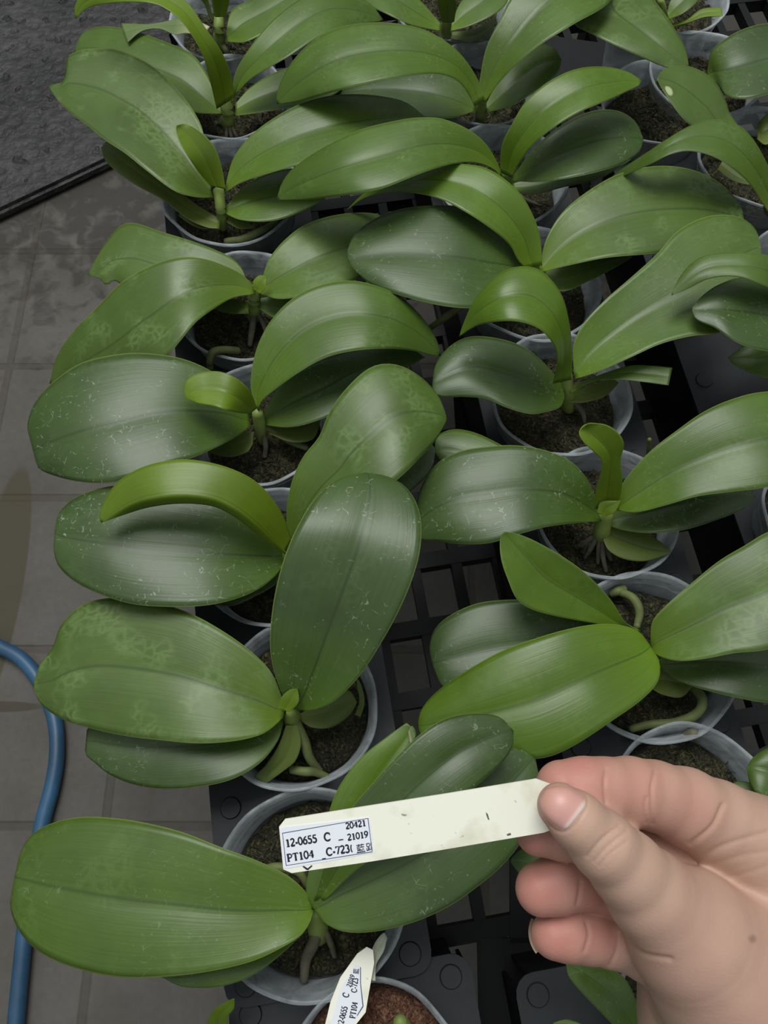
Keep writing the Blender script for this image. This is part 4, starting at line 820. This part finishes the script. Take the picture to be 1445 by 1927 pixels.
# ------------------------------------------------------------------ hand (one continuous surface)
def hand():
    # chains of (x, y, depth cm, radius px at that depth)
    thumb = [(1054, 1517, 25.5, 43), (1085, 1543, 25.6, 50), (1135, 1591, 25.9, 60), (1180, 1635, 26.4, 68), (1222, 1682, 26.9, 80), (1300, 1760, 27.8, 118), (1380, 1840, 28.6, 165)]
    index = [(1058, 1482, 27.4, 50), (1100, 1484, 27.5, 56), (1140, 1486, 27.7, 57), (1185, 1490, 28.1, 62), (1232, 1497, 28.5, 62), (1290, 1518, 29.0, 70), (1350, 1550, 29.6, 78), (1440, 1610, 30.2, 110)]
    middle = [(1012, 1567, 28.0, 42), (1060, 1567, 28.2, 48), (1120, 1573, 28.8, 52), (1190, 1590, 29.8, 56), (1290, 1620, 30.6, 70), (1400, 1680, 31.0, 100)]
    ring = [(1018, 1673, 28.4, 48), (1050, 1664, 28.5, 51), (1085, 1657, 28.8, 50), (1140, 1665, 29.4, 52), (1220, 1690, 30.3, 62), (1330, 1740, 31.2, 95)]
    pinky = [(1043, 1759, 28.6, 43), (1070, 1757, 28.7, 48), (1105, 1759, 29.0, 49), (1150, 1765, 29.3, 50), (1220, 1780, 30.2, 62), (1320, 1810, 31.2, 90)]
    palm = [(1440, 1610, 30.4, 95), (1470, 1720, 30.4, 150), (1420, 1830, 30.2, 190), (1460, 1960, 30.6, 235), (1480, 2120, 31.4, 255)]
    palm2 = [(1340, 1770, 31.2, 120), (1380, 1860, 31.0, 165), (1440, 2120, 31.6, 225)]
    def cs(x, y, D): return np.array(((x-CX)/F*D, -(y-CY)/F*D, -D))
    step = .065
    lo = np.array((3.6, -24.0, -34.0)); hi = np.array((18.5, -7.4, -23.6))
    # clamp the forearm beyond the frame
    lo[1] = -23.5
    ax = [np.arange(lo[i], hi[i], step, dtype=np.float32) for i in range(3)]
    X, Y, Z = np.meshgrid(*ax, indexing='ij', sparse=True)
    def chain(ch, k=.25):
        d = None
        for (x0, y0, D0, r0), (x1, y1, D1, r1) in zip(ch, ch[1:]):
            a = cs(x0, y0, D0); b = cs(x1, y1, D1); ab = b-a; L = float(ab@ab); ra, rb = r0*D0/F, r1*D1/F
            h = np.clip(((X-a[0])*ab[0] + (Y-a[1])*ab[1] + (Z-a[2])*ab[2])/L, 0, 1)
            q = np.sqrt((X-a[0]-h*ab[0])**2 + (Y-a[1]-h*ab[1])**2 + (Z-a[2]-h*ab[2])**2) - (ra + (rb-ra)*h)
            d = q if d is None else smin(d, q, k)
        return d.astype(np.float32)
    def smin(a, b, k):
        h = np.clip(.5 + .5*(b-a)/k, 0, 1); return b*(1-h) + a*h - k*h*(1-h)
    S = chain(palm, .8); S = smin(S, chain(palm2, .8), .8)
    fing = None
    for c in (index, middle, ring, pinky):
        q = chain(c); fing = q if fing is None else smin(fing, q, .05)
    S = smin(S, fing, .35); S = smin(S, chain(thumb, .3), .45)
    # end the wrist
    # surface nets
    for a_ in range(3):
        for e_ in (0, -1):
            sl = [slice(None)]*3; sl[a_] = e_ if e_ else -1; S[tuple(sl)] = 1.0
    neg = S < 0; nx, ny, nz = S.shape
    c8 = [neg[i:nx-1+i, j:ny-1+j, k:nz-1+k] for i in (0, 1) for j in (0, 1) for k in (0, 1)]
    cnt = sum(c.astype(np.int8) for c in c8); act = (cnt > 0) & (cnt < 8)
    idx = -np.ones(act.shape, np.int64); I = np.argwhere(act); idx[act] = np.arange(len(I))
    acc = np.zeros((len(I), 3)); num = np.zeros(len(I))
    cor = [np.array((i, j, k)) for i in (0, 1) for j in (0, 1) for k in (0, 1)]
    for a in range(8):
        for b in range(a+1, 8):
            if np.abs(cor[a]-cor[b]).sum() != 1: continue
            A = I+cor[a]; B = I+cor[b]; sa = S[A[:, 0], A[:, 1], A[:, 2]]; sb = S[B[:, 0], B[:, 1], B[:, 2]]
            mk = (sa < 0) != (sb < 0); t = np.where(mk, sa/(sa-sb+1e-12), 0)[:, None]
            acc += np.where(mk[:, None], cor[a] + t*(cor[b]-cor[a]), 0); num += mk
    Vp = (I + acc/num[:, None])*step + lo
    faces = []
    for axn, (u_, v_) in ((0, (1, 2)), (1, (2, 0)), (2, (0, 1))):
        sl0 = [slice(None)]*3; sl1 = [slice(None)]*3; sl0[axn] = slice(0, -1); sl1[axn] = slice(1, None)
        ch = neg[tuple(sl0)] != neg[tuple(sl1)]; E = np.argwhere(ch)
        ok = (E[:, u_] > 0) & (E[:, v_] > 0) & (E[:, u_] < S.shape[u_]-1) & (E[:, v_] < S.shape[v_]-1); E = E[ok]
        du = np.zeros(3, int); dv = np.zeros(3, int); du[u_] = 1; dv[v_] = 1
        q = [idx[tuple((E-du*a-dv*b).T)] for a, b in ((0, 0), (1, 0), (1, 1), (0, 1))]
        Q = np.stack(q, 1); fl_ = neg[tuple(E.T)]; Q[fl_] = Q[fl_][:, ::-1]; faces.append(Q)
    Fq = np.vstack(faces); Fq = Fq[(Fq >= 0).all(1)]
    # keep the one connected surface
    lab_ = np.arange(len(Vp))
    while True:
        m_ = lab_[Fq].min(1); nl = lab_.copy()
        for i in range(4): np.minimum.at(nl, Fq[:, i], m_)
        nl = nl[nl]
        if (nl == lab_).all(): break
        lab_ = nl
    u_, c_ = np.unique(lab_, return_counts=True); keep = lab_ == u_[c_.argmax()]
    Fq = Fq[keep[Fq].all(1)]; mp_ = np.cumsum(keep)-1; Vp = Vp[keep]; Fq = mp_[Fq]
    # smooth a little
    for _ in range(3):
        s_ = np.zeros_like(Vp); c_ = np.zeros(len(Vp))
        for i in range(4):
            a, b = Fq[:, i], Fq[:, (i+1) % 4]
            np.add.at(s_, a, Vp[b]); np.add.at(s_, b, Vp[a]); np.add.at(c_, a, 1); np.add.at(c_, b, 1)
        Vp = Vp*.5 + .5*s_/np.maximum(c_, 1)[:, None]
    # creases pressed into the side of the surface they lie on
    px = CX + Vp[:, 0]/-Vp[:, 2]*F; py = CY - Vp[:, 1]/-Vp[:, 2]*F
    e1 = Vp[Fq[:, 2]]-Vp[Fq[:, 0]]; e2 = Vp[Fq[:, 3]]-Vp[Fq[:, 1]]; fn = np.cross(e1, e2)
    vn = np.zeros_like(Vp)
    for i in range(4): np.add.at(vn, Fq[:, i], fn)
    vn /= np.linalg.norm(vn, axis=1, keepdims=True)+1e-9
    if (vn[:, 2]*(Vp[:, 2]-Vp[:, 2].mean())).sum() < 0: vn = -vn; Fq = Fq[:, ::-1]
    front = np.clip(vn[:, 2]*2, 0, 1)
    CR = [([(1140, 1448), (1137, 1475), (1140, 1512)], .055, 3.5), ([(1232, 1452), (1226, 1485), (1228, 1550)], .05, 4), ([(1216, 1500), (1214, 1530), (1217, 1548)], .04, 3),
          ([(1360, 1515), (1340, 1555), (1300, 1588)], .07, 5), ([(1105, 1612), (1130, 1582), (1165, 1553)], .035, 3), ([(1118, 1622), (1145, 1592), (1180, 1563)], .03, 3), ([(1128, 1630), (1150, 1605), (1178, 1585)], .02, 3),
          ([(1314, 1620), (1360, 1592), (1445, 1566)], .04, 6), ([(1325, 1632), (1390, 1612), (1460, 1600)], .022, 6), ([(1350, 1655), (1400, 1645), (1460, 1625)], .02, 6),
          ([(1016, 1500), (1028, 1484), (1052, 1476), (1080, 1480), (1102, 1494), (1107, 1510), (1092, 1540), (1072, 1562), (1052, 1566), (1034, 1554), (1020, 1536), (1013, 1516), (1016, 1500)], .035, 2.6),
          ([(1178, 1772), (1210, 1795), (1262, 1805)], .06, 5), ([(1103, 1735), (1108, 1760), (1100, 1790)], .05, 4), ([(1092, 1660), (1090, 1680), (1086, 1702)], .05, 4), ([(1165, 1760), (1160, 1790), (1148, 1816)], .05, 4)]
    for pts, dep, wd in CR:
        P = cr(pts, 24); dm = np.full(len(Vp), 1e9)
        for q0, q1 in zip(P, P[1:]):
            d_ = q1-q0; t = np.clip(((px-q0[0])*d_[0] + (py-q0[1])*d_[1])/(d_@d_+1e-9), 0, 1)
            dm = np.minimum(dm, (px-q0[0]-t*d_[0])**2 + (py-q0[1]-t*d_[1])**2)
        Vp = Vp - vn*(dep*np.exp(-dm/wd**2)*front)[:, None]
    MW = np.array(RM); W3 = (Vp/100) @ MW.T + np.array(CP)
    me = bpy.data.meshes.new('hand'); me.from_pydata(W3.tolist(), [], Fq.tolist()); me.update()
    me.polygons.foreach_set('use_smooth', [True]*len(me.polygons))
    def pd(ch):
        d = np.full(len(Vp), 1e9)
        for (x0, y0, D0, r0), (x1, y1, D1, r1) in zip(ch, ch[1:]):
            a = cs(x0, y0, D0); b = cs(x1, y1, D1); ab = b-a; h = np.clip(((Vp-a)@ab)/(ab@ab), 0, 1)
            d = np.minimum(d, np.linalg.norm(Vp-a-h[:, None]*ab, axis=1) - (r0*D0 + (r1*D1-r0*D0)*h)/F)
        return d
    dt = np.minimum(np.minimum(pd(thumb), pd(palm)), pd(palm2)) - np.min([pd(c) for c in (index, middle, ring, pinky)], axis=0)
    return me, W3, Fq, dt
def skin():
    k = N('skin'); g = k.n('ShaderNodeTexCoord').outputs['Object']
    n1 = k.n('ShaderNodeTexNoise', {'Vector': g, 'Scale': 28.0, 'Detail': 3.0}).outputs[0]
    n2 = k.n('ShaderNodeTexVoronoi', {'Vector': g, 'Scale': 900.0}).outputs[0]
    c = k.mix(k.ramp(n1, [(.35, 0.0), (.65, 1.0)]), rgb(.44, .27, .205), rgb(.50, .325, .245))
    at_ = k.n('ShaderNodeAttribute', attribute_name='blush').outputs['Fac']
    c = k.mix(at_, c, rgb(.47, .19, .155))
    mo = k.n('ShaderNodeAttribute', attribute_name='mole').outputs['Fac']
    c = k.mix(mo, c, rgb(.20, .11, .08))
    k.set(k.b, 'Base Color', c); k.b.inputs['Roughness'].default_value = .5; k.b.inputs['Specular IOR Level'].default_value = .35
    k.b.inputs['Subsurface Weight'].default_value = .15; k.b.inputs['Subsurface Radius'].default_value = (.006, .002, .001); k.b.inputs['Subsurface Scale'].default_value = .5
    k.bump(n2, .10, .0004); return k.m
me, W3, Fq, HAND_DT = hand()
hd = link('hand', me, skin())
tag(hd, "person's bare hand at the lower right, thumb and index finger pinching an ivory label", 'hand')
# redder finger pads, small mole
Pc = (W3 - np.array(CP)) @ np.array(RM)*100; D_ = -Pc[:, 2]; px = CX + Pc[:, 0]/D_*F; py = CY - Pc[:, 1]/D_*F
FW = 1/(1+np.exp(-HAND_DT/.06))      # 1 on the fingers, 0 on the thumb and ball of the hand
def blob(x, y, r, d0=0, d1=99): return np.clip(1.25 - np.hypot(px-x, py-y)/r, 0, 1)*(FW if d0 else 1)
bl = np.zeros(len(W3))
for x, y, r, w_, d0 in ((1080, 1460, 110, .8, 26.6), (1200, 1480, 110, .5, 26.6), (1290, 1520, 90, .4, 27), (1000, 1590, 90, .8, 26.6), (1020, 1670, 95, .9, 27), (1050, 1760, 90, .9, 27), (1130, 1680, 80, .8, 28), (1130, 1765, 60, .7, 28), (1050, 1510, 55, .35, 0)):
    bl = np.maximum(bl, w_*np.minimum(blob(x, y, r, d0), 1))
A_ = me.attributes.new('blush', 'FLOAT', 'POINT'); A_.data.foreach_set('value', bl.astype(np.float32))
ml = np.clip(1.5 - np.hypot(px-1416, py-1767)/7, 0, 1)*.6*(D_ < 29)
A_ = me.attributes.new('mole', 'FLOAT', 'POINT'); A_.data.foreach_set('value', ml.astype(np.float32))
bvh = BVHTree.FromPolygons([Vector(v) for v in W3.tolist()], Fq.tolist())
def nail_mat():
    k = N('finger_nail'); uv = k.n('ShaderNodeUVMap').outputs[0]; s = k.n('ShaderNodeSeparateXYZ', {0: uv})
    c = k.ramp(s.outputs[0], [(0.0, rgb(.62, .45, .38)), (.12, rgb(.55, .29, .235)), (.80, rgb(.56, .30, .26)), (.88, rgb(.66, .52, .46)), (1.0, rgb(.70, .58, .52))])
    k.set(k.b, 'Base Color', c); k.b.inputs['Roughness'].default_value = .40; k.b.inputs['Specular IOR Level'].default_value = .45; return k.m
def nail(A, B, name, label, n=20, W=12):
    a, b = cr(A, n), cr(B, n); vs, uv, fs = [], [], []
    for i in range(n):
        for j in range(W+1):
            s = j/W; p_ = a[i]*(1-s) + b[i]*s; d = ray(*p_).normalized(); h = bvh.ray_cast(CP, d)
            edge = min(1, 9*min(i/(n-1), 1-i/(n-1), s, 1-s)); q = h[0] + h[1]*(-.0002 + .0007*edge) if h[0] else CP + d*.28
            vs.append(q); uv.append((i/(n-1), s))
    for i in range(n-1):
        for j in range(W): fs.append((i*(W+1)+j, i*(W+1)+j+1, (i+1)*(W+1)+j+1, (i+1)*(W+1)+j))
    o = mesh_obj(name, vs, fs, nail_mat(), hd, uvs=uv); o['label'] = label; return o
nail([(1020, 1494), (1030, 1484), (1052, 1478), (1078, 1482), (1098, 1494), (1104, 1510), (1102, 1520)], [(1018, 1500), (1016, 1515), (1022, 1535), (1036, 1552), (1052, 1562), (1064, 1562), (1070, 1558)], 'nail', 'smooth pink thumb nail')
# pinky nail seen edge-on: a thin curved shell on the far side of the fingertip
c0 = atd(1043, 1759, 28.6); r0 = 43*28.6/F/100; axd = (atd(990, 1762, 28.6)-atd(1090, 1757, 28.7)).normalized()
vs, fs, uv = [], [], []; up = (CP-c0).normalized(); up = (up - axd*up.dot(axd)).normalized(); sd = axd.cross(up)
for i in range(10):
    for j in range(11):
        a = math.radians(35 + 60*i/9); b = (j/10-.5)*1.3; rr = r0*1.03
        dirv = (axd*math.sin(a) - up*math.cos(a)*.5).normalized()
        dirv = (dirv*math.cos(b) + sd*math.sin(b)).normalized(); vs.append(c0 + dirv*(rr + .0010*i/9)); uv.append((i/9, j/10))
for i in range(9):
    for j in range(10): fs.append((i*11+j, i*11+j+1, (i+1)*11+j+1, (i+1)*11+j))
o = mesh_obj('nail', vs, fs, plain('pale_nail', (.80, .74, .58), .35), hd); o['label'] = 'pale nail edge of the little finger'
